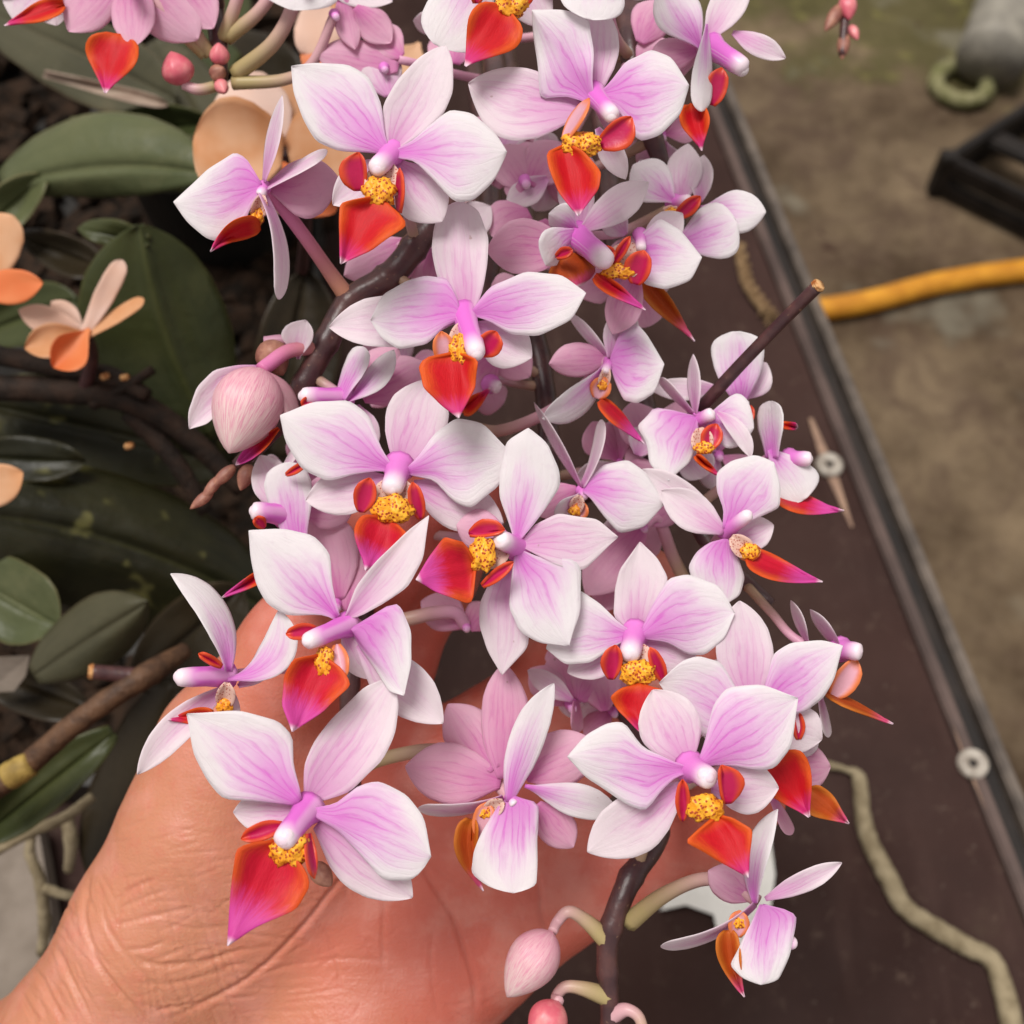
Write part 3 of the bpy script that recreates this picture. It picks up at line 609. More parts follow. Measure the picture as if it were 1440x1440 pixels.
# F16
flower('right', (1038, 572), 245, [
 ('p', 1040, 575, 1034, 466, 36, 40, {'prof': 'Q'}), ('s', 1015, 548, 912, 546, 16, 16), ('s', 1045, 560, 1078, 510, 24, 24)],
 (1085, 596, 1122, 600, 5, 5, {'z0': 1, 'z1': 1, 'prof': 'N'}), [(1046, 598, 1056, 570, 10, 10, {'z0': 2, 'z1': 2})], (1050, 590, 9, 8, 3), (1040, 574, 1050, 566, 10))
# F17
flower('right', (1088, 640), 240, [
 ('p', 1086, 644, 1084, 564, 20, 17, {'roll': 4, 'prof': 'N'}), ('p', 1082, 632, 1132, 702, 36, 32, {'prof': 'Q'}), ('s', 1100, 660, 1090, 700, 20, 20)],
 (1092, 692, 1187, 718, 14, 17, {'z0': -1, 'z1': 2, 'mat': 'lip_magenta', 'roll': 3, 'bend': -.05}), (), None, (1110, 645, 1142, 645, 20, 3))
# F18
flower('right', (858, 504), 238, [
 ('p', 858, 507, 934, 512, 44, 46, {'z1': 3, 'ol': [(870,470),(895,455),(910,470),(922,552),(895,568),(877,563),(864,535)]}), ('s', 858, 504, 884, 428, 22, 26, {'z0': .5, 'z1': 0}), ('k', 855, 505, 772, 512, 22, 28),
 ('p', 850, 512, 762, 588, 26, 16, {'bend': .08, 'roll': 3, 'z1': 4}), ('n', 857, 504, 798, 438, 8, 9, {'roll': 3, 'prof': 'S'})],
 (844, 562, 906, 624, 10, 12, {'z0': 2, 'z1': 3, 'mat': 'lip_magenta', 'roll': 4}), [(838, 560, 850, 530, 14, 16, {'mat': 'lobe_pale', 'z0': 1, 'z1': 2})], (847, 542, 7, 7, 3), (857, 508, 850, 525, 12, 3),
 ped=([(810, 552, 246), (760, 585, 250), (700, 606, 256), (660, 600, 264)], [1.2, 1.2, 1.3, 1.4], 'ped'))
# F19
flower('low', (819, 690), 235, [
 ('p', 820, 688, 935, 708, 48, 50, {'ol': [(847,653),(883,647),(907,662),(907,741),(870,751),(850,727),(830,700)]}), ('n', 818, 686, 751, 566, 8, 7, {'roll': 4, 'prof': 'S'}), ('n', 818, 684, 846, 590, 8, 8, {'roll': 4, 'bend': -.06}),
 ('k', 812, 688, 752, 722, 24, 28), ('p', 815, 694, 780, 730, 12, 12, {'roll': 3})],
 None, [(808, 730, 820, 705, 10, 14, {'mat': 'lobe_pale', 'z0': 0, 'z1': 1})], (808, 718, 9, 8, 2), (818, 690, 822, 700, 12, 3))
# F20
flower('top', (816, 328), 232, [
 ('p', 812, 326, 768, 374, 16, 36, {'prof': 'S', 'roll': 4, 'z1': 5}), ('p', 812, 322, 772, 300, 18, 26, {'roll': 4}), ('s', 820, 322, 912, 256, 24, 25, {'z0': 1, 'z1': 1}),
 ('s', 800, 345, 684, 352, 38, 42, {'mat': 'pink'}), ('s', 815, 318, 806, 240, 26, 26)],
 (790, 360, 812, 405, 34, 30, {'z0': 2, 'z1': 4, 'mat': 'lip_orange', 'prof': 'R', 'cup': -4, 'curl': 0}), [(840, 360, 866, 355, 12, 10), (782, 362, 806, 352, 10, 6)], None, (812, 333, 856, 370, 30, 10))
# F21
flower('top', (908, 350), 233, [
 ('p', 892, 352, 987, 362, 52, 54, {'ol': [(900,330),(927,307),(957,323),(973,394),(935,408),(903,398)]}), ('s', 905, 345, 960, 300, 22, 26), ('s', 895, 385, 862, 470, 26, 26, {'mat': 'pink'}), ('s', 880, 330, 850, 300, 20, 20)],
 (836, 388, 908, 436, 10, 11, {'z0': 5, 'z1': 6, 'mat': 'lip_magenta', 'roll': 3}), [(862, 372, 886, 332, 7, 7), (894, 400, 906, 352, 22, 16, {'mat': 'lobe'})], (868, 382, 22, 11, 6), (900, 330, 902, 352, 14, 5))
# F22
flower('top', (960, 286), 246, [
 ('p', 985, 292, 1077, 298, 28, 32), ('p', 948, 346, 1036, 312, 38, 42, {'prof': 'Q', 'z0': 3, 'z1': 4}), ('s', 958, 284, 968, 202, 26, 24), ('p', 950, 285, 890, 232, 32, 32), ('s', 984, 284, 990, 218, 18, 16)],
 (898, 388, 977, 480, 15, 15, {'z0': 2, 'z1': 2, 'mat': 'lip_orange'}), [(950, 306, 985, 276, 10, 12)], (945, 300, 12, 8, 4), (948, 286, 972, 282, 18, 5))
# F23
flower('top', (988, 66), 236, [
 ('p', 986, 68, 930, -20, 34, 34), ('s', 994, 55, 1050, -40, 24, 26), ('p', 994, 34, 986, 157, 14, 17, {'prof': 'Q', 'z0': 3, 'z1': 5, 'roll': 2}), ('k', 980, 72, 912, 84, 24, 26),
 ('s', 1030, 46, 1105, 82, 17, 16, {'z0': -3, 'z1': -3})],
 (971, 146, 987, 212, 22, 20, {'z0': 2, 'z1': 4}), [(1000, 148, 1015, 95, 16, 16, {'z0': 1, 'z1': 3})], None, (1000, 66, 1050, 98, 26, 5))
# F24
flower('top', (700, -70), 223, [
 ('p', 694, -66, 614, 64, 52, 44, {'prof': 'Q'}), ('p', 712, -66, 850, -60, 50, 50), ('s', 700, -75, 690, -190, 40, 40), ('s', 690, -55, 560, -30, 38, 38), ('s', 715, -50, 770, 40, 30, 30)],
 (705, 10, 654, 93, 48, 32), [(735, 10, 745, -40, 12, 14), (670, 5, 672, -42, 12, 14)], (720, 6, 22, 20), (702, -66, 706, -30, 28))
# F25
flower('top', (850, -75), 214, [
 ('p', 850, -70, 828, 27, 44, 46, {'prof': 'Q'}), ('p', 862, -76, 990, -90, 50, 50), ('s', 852, -80, 880, -200, 40, 40), ('s', 862, -60, 930, -10, 34, 34)],
 None, (), None, (850, -74, 858, -50, 24))
# F27
flower('left', (371, 264), 221, [
 ('p', 368, 262, 244, 284, 62, 54, {'z1': 3, 'ol': [(290,240),(330,213),(350,225),(362,250),(262,312),(290,336),(320,341),(345,312),(355,285)]}), ('n', 371, 256, 397, 134, 10, 10, {'roll': 5, 'prof': 'S'}), ('n', 374, 263, 460, 211, 8, 9, {'roll': 4}),
 ('k', 380, 262, 476, 250, 34, 52, {'z1': -7}), ('n', 368, 270, 392, 421, 11, 11, {'roll': 4, 'bend': .09, 'z0': 1.5, 'z1': 4})],
 (366, 318, 296, 354, 14, 18, {'z0': 0, 'z1': 2, 'roll': 3, 'bend': -.1}), (), (362, 304, 10, 14, 1.), (371, 264, 366, 275, 14, 2),
 ped=([(392, 285, 226), (430, 335, 233), (465, 385, 240), (493, 424, 243)], [1.1, 1.3, 1.4, 1.9], 'ped_pink'))
# F28
flower('low', (1066, 1268), 217, [
 ('p', 1062, 1270, 1094, 1138, 18, 17, {'prof': 'S', 'bend': .10, 'roll': 3, 'z1': 3}), ('s', 1076, 1264, 1184, 1213, 14, 17, {'z0': 0, 'z1': 0}), ('n', 1062, 1272, 929, 1331, 8, 9, {'bend': .10, 'roll': 4}),
 ('k', 1060, 1264, 996, 1224, 26, 30, {'z1': -4}), ('p', 1072, 1272, 1070, 1385, 48, 44, {'z1': 4, 'ol': [(1055,1300),(1040,1330),(1026,1357),(1046,1378),(1100,1274),(1121,1286),(1112,1340),(1094,1381)]})],
 (1026, 1308, 1047, 1402, 14, 20, {'mat': 'lip_orange', 'z0': 0, 'z1': 1, 'bend': -.06}), [(1036, 1318, 1040, 1280, 14, 16, {'mat': 'lobe_pale', 'z0': 0, 'z1': 1})], (1040, 1296, 10, 10, 1.5), (1095, 1325, 1118, 1326, 18, 0),
 ped=([(1035, 1248, 221), (990, 1236, 226), (935, 1258, 233), (886, 1296, 241)], [1.2, 1.2, 1.4, 2.0], 'ped_pale'))
# F29
flower('palm', (716, 1122), 226, [
 ('p', 716, 1128, 779, 961, 24, 26, {'prof': 'S', 'z0': 2, 'z1': 5, 'bend': .05}), ('p', 722, 1120, 722, 1256, 46, 52, {'z0': 2, 'z1': 5, 'ol': [(700,1133),(680,1165),(665,1200),(662,1228),(692,1251),(745,1114),(758,1126),(756,1180),(755,1248)]}), ('k', 706, 1095, 709, 932, 32, 36, {'z1': -3}),
 ('k', 704, 1100, 570, 1078, 44, 44), ('k', 696, 1082, 630, 990, 36, 36, {'z1': -6}), ('n', 708, 1122, 588, 1137, 8, 10, {'bend': .08, 'mat': 'sepal', 'roll': 4}),
 ('k', 738, 1092, 832, 1040, 38, 44), ('p', 738, 1105, 870, 1142, 24, 24, {'z0': 1, 'z1': -2}), ('k', 756, 1130, 806, 1192, 28, 28, {'z1': -4})],
 (664, 1152, 680, 1253, 12, 22, {'mat': 'lip_orange', 'z0': 0, 'z1': 0, 'bend': -.10}), [(676, 1180, 684, 1128, 16, 18, {'mat': 'lobe_pale', 'z0': 0, 'z1': 1})], (683, 1142, 11, 10, 1.5), (716, 1122, 724, 1132, 12, 3),
 ped=([(690, 1092, 231), (650, 1062, 236), (600, 1055, 240), (535, 1068, 246), (500, 1085, 249)], [1.2, 1.3, 1.4, 1.5], 'ped_pale'))
# F30: half hidden blooms behind the front row
flower('low', (800, 985), 243, [
 ('k', 802, 990, 745, 940, 26, 26), ('s', 805, 985, 742, 942, 16, 16, {'z0': 2, 'z1': 3}), ('k', 810, 990, 790, 905, 34, 34), ('k', 815, 985, 850, 925, 34, 36), ('n', 810, 985, 812, 1030, 9, 9, {'mat': 'pink'}), ('k', 850, 1000, 840, 930, 30, 30)],
 None, (), None, (803, 990, 806, 1000, 12))
flower('palm', (470, 850), 240, [
 ('k', 475, 845, 445, 712, 44, 46, {'z1': 1}), ('k', 490, 860, 520, 770, 36, 36), ('k', 470, 850, 400, 800, 30, 30)],
 None, (), None, (472, 850, 474, 858, 12))
# F31
flower('left', (484, 558), 233, [
 ('p', 478, 560, 512, 488, 16, 16, {'roll': 3, 'prof': 'N'}), ('p', 488, 566, 554, 492, 16, 18, {'roll': 3, 'bend': -.06}), ('k', 500, 555, 560, 490, 30, 34, {'z1': -6}), ('k', 510, 560, 600, 512, 34, 36, {'z1': -6}), ('s', 500, 570, 520, 640, 24, 24)],
 None, [(440, 562, 424, 570, 8, 8)], None, (486, 560, 421, 556, 24, 6))
# F32
flower('palm', (420, 712), 234, [
 ('p', 418, 760, 404, 650, 36, 30, {'prof': 'N', 'z0': 1, 'z1': 2}), ('s', 400, 720, 366, 640, 28, 28), ('k', 420, 715, 500, 700, 40, 40, {'z1': -5}), ('n', 395, 665, 420, 628, 6, 6, {'roll': 2})],
 (385, 800, 311, 841, 9, 9, {'mat': 'lip_magenta', 'z0': 1, 'z1': 2}), [(372, 742, 358, 728, 8, 10), (402, 668, 432, 650, 5, 6, {'mat': 'lobe'})], None, (400, 724, 352, 718, 26, 5))
# small fills: back petals of flowers on the far side
flower('right', (905, 740), 246, [('k', 905, 738, 824, 836, 38, 38), ('k', 900, 735, 960, 690, 26, 30), ('s', 896, 640, 915, 600, 24, 24), ('k', 870, 660, 930, 680, 26, 26)], None, (), None, (905, 740, 907, 746, 10),
 ped=([(925, 730, 249), (945, 780, 252), (962, 815, 254)], [1.2, 1.3, 1.4], 'ped'))
flower('top', (735, 250), 250, [('k', 740, 265, 700, 205, 30, 34), ('k', 745, 260, 790, 200, 34, 34), ('k', 735, 255, 722, 285, 16, 20), ('k', 745, 300, 690, 330, 38, 38), ('k', 760, 310, 790, 380, 34, 36), ('s', 770, 250, 712, 285, 22, 18)], None, (), None, (738, 254, 741, 262, 12))
flower('left', (560, 345), 250, [('k', 575, 340, 484, 388, 32, 30), ('k', 590, 350, 520, 400, 26, 28), ('k', 610, 350, 600, 420, 28, 28), ('s', 640, 330, 690, 290, 26, 26)], (560, 352, 600, 352, 8, 8, {'z0': 2, 'z1': 2}), (), None, (570, 345, 573, 352, 10))
flower('top', (560, 80), 252, [('k', 548, 135, 524, 66, 32, 30, {'mat': 'sepal'}), ('k', 560, 95, 445, 75, 30, 30), ('k', 565, 80, 520, 40, 28, 28), ('k', 640, 90, 660, 20, 30, 30)], None, (), None, (540, 95, 542, 100, 10))
flower('low', (690, 470), 250, [('k', 690, 480, 745, 530, 30, 28, {'mat': 'pink'}), ('k', 700, 500, 640, 560, 32, 32), ('k', 690, 430, 740, 400, 32, 32)], (650, 580, 690, 545, 10, 12, {'z0': 2, 'z1': 2}), (), None, (690, 540, 702, 546, 18, 3))
flower('top', (880, 90), 250, [('k', 900, 100, 945, 60, 34, 30), ('k', 900, 60, 930, 0, 30, 30), ('k', 880, 110, 880, 210, 30, 30), ('s', 915, 260, 900, 225, 22, 22)], None, (), None, (895, 100, 897, 108, 10))
flower('palm', (655, 880), 252, [('k', 655, 880, 592, 845, 26, 30), ('k', 660, 885, 690, 850, 24, 24)], None, (), None, (655, 880, 657, 886, 10), ped=([(640, 862, 252), (612, 862, 251), (575, 870, 250), (505, 884, 252)], [1.3, 1.5, 1.5, 1.6], 'ped'))

# further half-hidden blossoms at the back of the cluster
for key, cx, cy, d, sz, n in (('top', 700, 212, 256, 62, 5), ('top', 772, 236, 258, 58, 5), ('top', 880, 400, 254, 70, 5), ('right', 930, 628, 256, 66, 5), ('low', 872, 652, 258, 62, 4),
        ('low', 664, 520, 262, 62, 5), ('palm', 566, 520, 258, 60, 5), ('palm', 420, 668, 255, 62, 5), ('low', 868, 786, 256, 66, 5), ('low', 806, 955, 256, 60, 5), ('low', 862, 1000, 258, 52, 4),
        ('low', 1004, 985, 250, 62, 5), ('right', 1010, 640, 258, 52, 4), ('top', 930, 190, 262, 60, 5), ('left', 620, 372, 258, 58, 5), ('palm', 520, 800, 258, 60, 5), ('top', 640, 40, 262, 66, 5)):
    a0 = rng.uniform(0, 6.28); pts = []
    for k in range(n):
        a = a0 + 2 * math.pi * k / 5 + rng.normal(0, .22); L = sz * rng.uniform(.85, 1.15)
        pts.append(('k', cx + 4 * math.cos(a), cy + 4 * math.sin(a), cx + L * math.cos(a), cy + L * math.sin(a), L * rng.uniform(.26, .46), L * rng.uniform(.26, .46),
                    {'z1': rng.uniform(-5, 6), 'cup': rng.uniform(-3, 3), 'roll': rng.uniform(-3, 3), 'bend': rng.uniform(-.12, .12), 'prof': ('S', 'P', 'Q')[k % 3], 'mat': ('pink', 'pink', 'sepal')[(k + int(cx)) % 3]}))
    flower(key, (cx, cy), d, pts, None, (), None, (cx, cy, cx + 3, cy + 6, 10))

# ---- buds
b1 = bud('left', (368, 520), (322, 637), 50, 235, 228, M['bud'], ped=[(378, 512, 236), (405, 494, 238), (440, 490, 241), (456, 492, 242)], pr=(1.5, 1.5, 1.4, 1.4), pm='ped_pink')
blade('sepal', (364, 516), (266, 603), 8, 26, 236, 233, prof='S', cup=2, ol=[(338, 513), (300, 520), (277, 545), (264, 580), (330, 556), (292, 596)], mat=M['sepal'], parent=b1, wav=.2)
blade('sepal', (372, 524), (410, 608), 16, 10, 233, 234, prof='S', cup=-2, bend=.12, roll=3, mat=M['bud'], parent=b1, wav=.2)
blade('lip', (392, 602), (331, 654), 10, 10, 234, 232, prof='S', cup=2, mat=M['lip_magenta'], parent=b1, wav=.2)
bud('left', (372, 480), (398, 528), 24, 241, 240, M['bud_brown'], ped=[(400, 478, 241), (425, 490, 242), (440, 510, 243)], pr=(1.0, 1.0, 1.0), pm='ped')
b = blade('bract', (420, 505), (430, 450), 30, 14, 240, 238, prof='P', cup=2, mat=M['sepal'], parent=SPRAY['left'][0])
for (bb, tt, w_) in (((332, 654), (296, 686), 9), ((312, 668), (283, 704), 8), ((300, 690), (267, 716), 8), ((352, 652), (338, 690), 12)):
    bud('left', bb, tt, w_, 247, 246, M['bud_brown'])
for (bb, tt, w_, pd, mt) in (((777, 1310), (713, 1402), 36, [(784, 1296, 238), (800, 1282, 238), (825, 1296, 239), (853, 1322, 240)], 'bud'), ((786, 1408), (750, 1470), 28, [(782, 1402, 239), (795, 1388, 239), (820, 1390, 239), (856, 1402, 240)], 'bud_red')):
    bud('low', bb, tt, w_, 236, 233, M[mt], ped=pd, pr=(1.0, 1.1, 1.3, 2.0), pm='ped_pale')
pxtube('pedicel', [(858, 1430, 240), (880, 1420, 238), (898, 1430, 237), (905, 1455, 236), (905, 1480, 236)], [1.8, 1.2, 1.1, 1.1], M['ped_pale'], SPRAY['low'][0])
bud('palm', (440, 1215), (466, 1246), 15, 226, 222, M['bud_brown'])

# ---- cut flower stalk pointing at the walkway
m = Mat('cut_wood', .7, .2); c = m.mix(m.step(m.noise(900.), .35, .65), (.30, .09, .02), (.62, .36, .16)); m.color(c); M['cut'] = m.m
ck = thing('cut_stalk', 'bare dark flower stalk with a freshly cut orange end', 'stalk', P(985, 575, .242))
pxtube('stalk', [(1150, 402, 222), (1100, 452, 228), (1040, 514, 235), (985, 574, 242), (900, 660, 256), (820, 700, 268)], [1.25, 1.2, 1.25, 1.35, 1.5, 1.6], M['stem'], ck, 14)
pxtube('cut_end', [(1149, 403, 222.1), (1152.5, 399.5, 221.6)], [1.32, 1.2], M['cut'], ck, 14, .12)

# ---- blurred spray at the upper left with tiny buds
spray('faint', 'pink orchid spray with pale flower stalks and tiny red tip buds, above the green leaves',
      [(311, 118, 262), (309, 80, 262), (302, 20, 264), (296, -60, 272), (290, -160, 380), (300, -250, 830)], [1.3, 1.7, 2.0, 2.4, 2.8, 3.2])
flower('faint', (175, -45), 252, [('k', 168, -40, 96, 44, 36, 40), ('k', 182, -36, 188, 66, 34, 30, {'z1': 1}), ('k', 200, -30, 278, 56, 44, 44, {'z1': -5}), ('k', 165, -60, 90, -10, 40, 40)],
       (165, 48, 148, 131, 36, 40, {'z0': 0, 'z1': 1, 'mat': 'lip_orange', 'tag': 0} if False else {'z0': 0, 'z1': 1}), (), None, (178, -40, 182, -20, 16),
       ped=([(230, 15, 256), (262, 50, 260), (290, 76, 262)], [1.3, 1.5, 1.7], 'ped_pale'))
flower('faint', (55, -40), 256, [('s', 60, -30, 20, 30, 34, 40), ('s', 70, -20, 80, 36, 24, 30), ('s', 40, -45, -40, -20, 30, 30)], (90, 5, 6, 36, 14, 16, {'z0': 2, 'z1': 2}), (), None, (60, -35, 64, -20, 14))
flower('faint', (250, -40), 254, [('k', 250, -35, 300, 40, 30, 34), ('k', 250, -40, 240, 40, 30, 30, {'z1': -4})], None, (), None, (250, -38, 254, -28, 12), ped=([(262, 20, 258), (280, 55, 260), (296, 76, 262)], [1.3, 1.4, 1.6], 'ped_pale'))
flower('faint', (420, -50), 250, [('p', 420, -44, 410, 14, 60, 50), ('s', 440, -40, 552, 2, 30, 26), ('s', 430, -60, 470, -140, 40, 40)], None, (), None, (420, -44, 424, -30, 14), ped=([(415, 0, 252), (385, 60, 256), (332, 104, 262)], [1.4, 1.5, 1.9], 'ped_pale'))
flower('faint', (470, 20), 250, [('k', 480, -10, 500, 70, 16, 20), ('k', 500, 10, 550, 60, 24, 24)], None, (), None, (470, 20, 474, 26, 10), ped=([(440, 88, 256), (400, 112, 260), (328, 117, 262)], [1.0, 1.2, 1.5], 'ped_pale'))
for (p0, p1, p2) in (((345, -40), (330, 10), (314, 56)), ((400, -40), (365, 15), (318, 54))):
    pxtube('pedicel', [(*p0, 256), (*p1, 259), (*p2, 262)], [1.3, 1.4, 1.7], M['ped_pale'], SPRAY['faint'][0])
for (bb, tt, w_, mt) in (((258, 120), (240, 72), 23, 'bud_red'), ((310, 92), (307, 60), 14, 'bud_red'), ((300, 108), (314, 96), 12, 'bud_brown'), ((308, 115), (316, 130), 10, 'bud_red')):
    bud('faint', bb, tt, w_, 261, 258, M[mt])
pxtube('pedicel', [(258, 119, 261), (280, 126, 261), (308, 120, 262)], [1.1, 1.2, 1.2], M['ped_pale'], SPRAY['faint'][0])

# ------------------------------------------------------------------ the hand
def build_hand():
    px = lambda r, d: r * d / 1000. / FPX
    def cp(x, y, d): return np.array([(x - 720) / FPX * d, (720 - y) / FPX * d, -d]) / 1000.
    chains = [  # (px, py, depth mm of the axis, radius px)
     [(-260, 1900, 300, 205), (0, 1640, 292, 195), (150, 1510, 284, 165)],                    # forearm and wrist
     [(150, 1452, 280, 128), (228, 1308, 276, 118), (292, 1165, 273, 108), (322, 1050, 271, 88), (424, 912, 267, 74), (520, 800, 262, 68), (586, 716, 258, 56)],  # thumb
     [(300, 1330, 281, 120), (390, 1190, 280, 118), (420, 1080, 280, 90)],                    # ball of the thumb
     [(200, 1470, 288, 120), (360, 1260, 288, 100), (478, 1070, 286, 80), (540, 932, 284, 58), (604, 812, 281, 54), (676, 692, 276, 50)],   # index
     [(240, 1500, 289, 120), (450, 1290, 290, 98), (616, 1106, 288, 80), (694, 1038, 287, 60), (804, 938, 284, 57), (905, 820, 278, 52)],   # middle
     [(300, 1530, 289, 120), (520, 1350, 290, 100), (680, 1168, 288, 84), (790, 1068, 288, 64), (930, 978, 284, 58), (1030, 905, 277, 50)],   # ring
     [(330, 1570, 287, 130), (520, 1440, 286, 128), (660, 1330, 286, 92), (760, 1268, 286, 70), (875, 1222, 284, 57), (1000, 1162, 279, 51), (1075, 1112, 272, 44)],  # little finger and heel
     [(470, 1340, 289, 105), (560, 1250, 289, 100), (600, 1170, 289, 90)],                    # hollow of the palm
    ]
    segs = []
    for ch in chains:
        for a, b in zip(ch[:-1], ch[1:]):
            segs.append((cp(*a[:3]), cp(*b[:3]), px(a[3], a[2]), px(b[3], b[2])))
    h = .00085
    lo = cp(-120, 1760, 300) - .012; lo[2] = -.335; hi = np.array([cp(1100, 640, 270)[0], cp(500, 640, 258)[1], -.236])
    ax = [np.arange(lo[i], hi[i] + h, h, dtype=np.float32) for i in range(3)]
    X, Y, Z = np.meshgrid(*ax, indexing='ij')
    k = .0065; acc = None
    shp = X.shape; acc = np.zeros(shp, np.float32)
    for a, b, ra, rb in segs:
        # work only in the box near this capsule
        pad = max(ra, rb) + .03
        sl = tuple(slice(max(0, int((min(a[i], b[i]) - pad - lo[i]) / h)), min(shp[i], int((max(a[i], b[i]) + pad - lo[i]) / h) + 1)) for i in range(3))
        if any(s_.stop <= s_.start for s_ in sl): continue
        x = X[sl] - a[0]; y = Y[sl] - a[1]; z = Z[sl] - a[2]; v = b - a; L2 = float(v @ v)
        t = np.clip((x * v[0] + y * v[1] + z * v[2]) / L2, 0, 1)
        dd = np.sqrt((x - t * v[0]) ** 2 + (y - t * v[1]) ** 2 + (z - t * v[2]) ** 2) - (ra + (rb - ra) * t)
        acc[sl] += np.exp(-np.clip(dd, -.03, .05) / (k * .5)).astype(np.float32)
    D = -k * .5 * np.log(np.maximum(acc, 1e-6))
    # keep the volume closed at the border of the grid
    for i in range(3):
        for s_ in (0, -1):
            q = [slice(None)] * 3; q[i] = s_; D[tuple(q)] = .01
    # surface nets
    ins = D < 0; c8 = np.zeros(tuple(n - 1 for n in shp), np.int8); n0, n1, n2 = c8.shape
    corner = [(i, j, l) for i in (0, 1) for j in (0, 1) for l in (0, 1)]
    for i, j, l in corner: c8 += ins[i:i + n0, j:j + n1, l:l + n2]
    act = (c8 > 0) & (c8 < 8); ids = -np.ones(c8.shape, np.int64); I = np.argwhere(act); ids[act] = np.arange(len(I))
    S = np.zeros((len(I), 3)); Wn = np.zeros(len(I))
    for ca in corner:
        for dim in range(3):
            if ca[dim] == 1: continue
            cb = list(ca); cb[dim] = 1
            va = D[I[:, 0] + ca[0], I[:, 1] + ca[1], I[:, 2] + ca[2]]; vb = D[I[:, 0] + cb[0], I[:, 1] + cb[1], I[:, 2] + cb[2]]
            cr = (va < 0) != (vb < 0); t = np.where(cr, va / np.where(cr, va - vb, 1), 0)
            p = np.array(ca, float)[None, :] * np.ones((len(I), 1)); p[:, dim] += t
            S += p * cr[:, None]; Wn += cr
    V = lo + (I + S / Wn[:, None]) * h
    quads = []
    for dim in range(3):
        a, b = [(1, 2), (2, 0), (0, 1)][dim]
        e = np.zeros(3, int); e[dim] = 1
        sl0 = [slice(1, -1)] * 3; sl0[dim] = slice(0, -1); sl1 = list(sl0); sl1[dim] = slice(1, None)
        cr = np.argwhere(ins[tuple(sl0)] != ins[tuple(sl1)]); off = np.array([1, 1, 1]); off[dim] = 0; cr = cr + off
        ea = np.zeros(3, int); ea[a] = 1; eb = np.zeros(3, int); eb[b] = 1
        g = lambda q: ids[q[:, 0], q[:, 1], q[:, 2]]
        ok = (cr[:, 0] < n0) & (cr[:, 1] < n1) & (cr[:, 2] < n2); cr = cr[ok]
        qd = np.stack([g(cr - ea - eb), g(cr - eb), g(cr), g(cr - ea)], 1)
        s0 = ins[cr[:, 0], cr[:, 1], cr[:, 2]]; qd[~s0] = qd[~s0][:, ::-1]
        quads.append(qd[(qd >= 0).all(1)])
    Q = np.concatenate(quads)
    # refine the surface once, so creases and folds can be fine
    mt_ = big_mesh('tmp', V, Q)
    to_ = bpy.data.objects.new('tmp', mt_); col.objects.link(to_); md = to_.modifiers.new('s', 'SUBSURF'); md.levels = 1
    ev = to_.evaluated_get(bpy.context.evaluated_depsgraph_get()); me2 = ev.to_mesh()
    V = np.empty(len(me2.vertices) * 3); me2.vertices.foreach_get('co', V); V = V.reshape(-1, 3)
    Q = np.empty(len(me2.loops), np.int32); me2.loops.foreach_get('vertex_index', Q); Q = Q.reshape(-1, 4)
    ev.to_mesh_clear(); bpy.data.objects.remove(to_); bpy.data.meshes.remove(mt_)
    # normals from the distance field, then press the skin creases in
    def samp(p):
        q = np.clip(((p - lo) / h), 0, np.array(shp) - 2); f = q.astype(int); r = q - f; out = 0
        for i, j, l in corner:
            out = out + D[f[:, 0] + i, f[:, 1] + j, f[:, 2] + l] * (r[:, 0] if i else 1 - r[:, 0]) * (r[:, 1] if j else 1 - r[:, 1]) * (r[:, 2] if l else 1 - r[:, 2])
        return out
    e = .0015; N = np.stack([samp(V + e * np.eye(3)[i]) - samp(V - e * np.eye(3)[i]) for i in range(3)], 1); N /= np.linalg.norm(N, axis=1)[:, None] + 1e-9
    sx = 720 + V[:, 0] / -V[:, 2] * FPX; sy = 720 - V[:, 1] / -V[:, 2] * FPX
    front = np.clip(N[:, 2] * 2.5, 0, 1)
    creases = [  # polyline in px, depth mm, width px
     ([(520, 1180), (490, 1225), (467, 1252), (420, 1310), (360, 1368), (300, 1404), (240, 1432)], .95, 6),
     ([(570, 1170), (607, 1243), (633, 1283), (653, 1337), (667, 1387), (668, 1430)], .75, 6),
     ([(541, 1262), (538, 1310), (540, 1362)], .45, 5), ([(352, 1378), (400, 1360), (480, 1348), (560, 1352)], .3, 5),
     ([(752, 1215), (758, 1260), (762, 1290), (772, 1318)], .8, 6), ([(745, 1232), (750, 1270)], .3, 5),
     ([(128, 1225), (120, 1262), (118, 1290), (128, 1330), (140, 1358), (168, 1396), (212, 1440)], .9, 6),
     ([(78, 1330), (92, 1362), (104, 1388), (132, 1440)], 1.0, 6), ([(54, 1366), (70, 1402), (92, 1440)], .9, 6),
     ([(140, 1250), (150, 1300), (175, 1340), (215, 1385), (250, 1425)], .45, 5),
     ([(163, 1301), (189, 1294), (236, 1283), (275, 1276)], .5, 5), ([(175, 1336), (203, 1334), (236, 1323)], .5, 5),
     ([(186, 1341), (212, 1356), (260, 1356), (302, 1348), (345, 1335)], .7, 6), ([(198, 1384), (241, 1384), (290, 1372)], .35, 5),
     ([(160, 1268), (185, 1250), (222, 1234)], .4, 5), ([(165, 1278), (205, 1262), (240, 1250)], .35, 5),
     ([(30, 1396), (42, 1420), (54, 1440)], .6, 6), ([(230, 1300), (280, 1306), (330, 1300)], .3, 5),
     ([(600, 1210), (640, 1240), (690, 1262)], .3, 5), ([(440, 1290), (470, 1330), (480, 1400)], .25, 5), ([(610, 1300), (606, 1360), (616, 1430)], .25, 5),
    ]
    hr = np.random.default_rng(3)
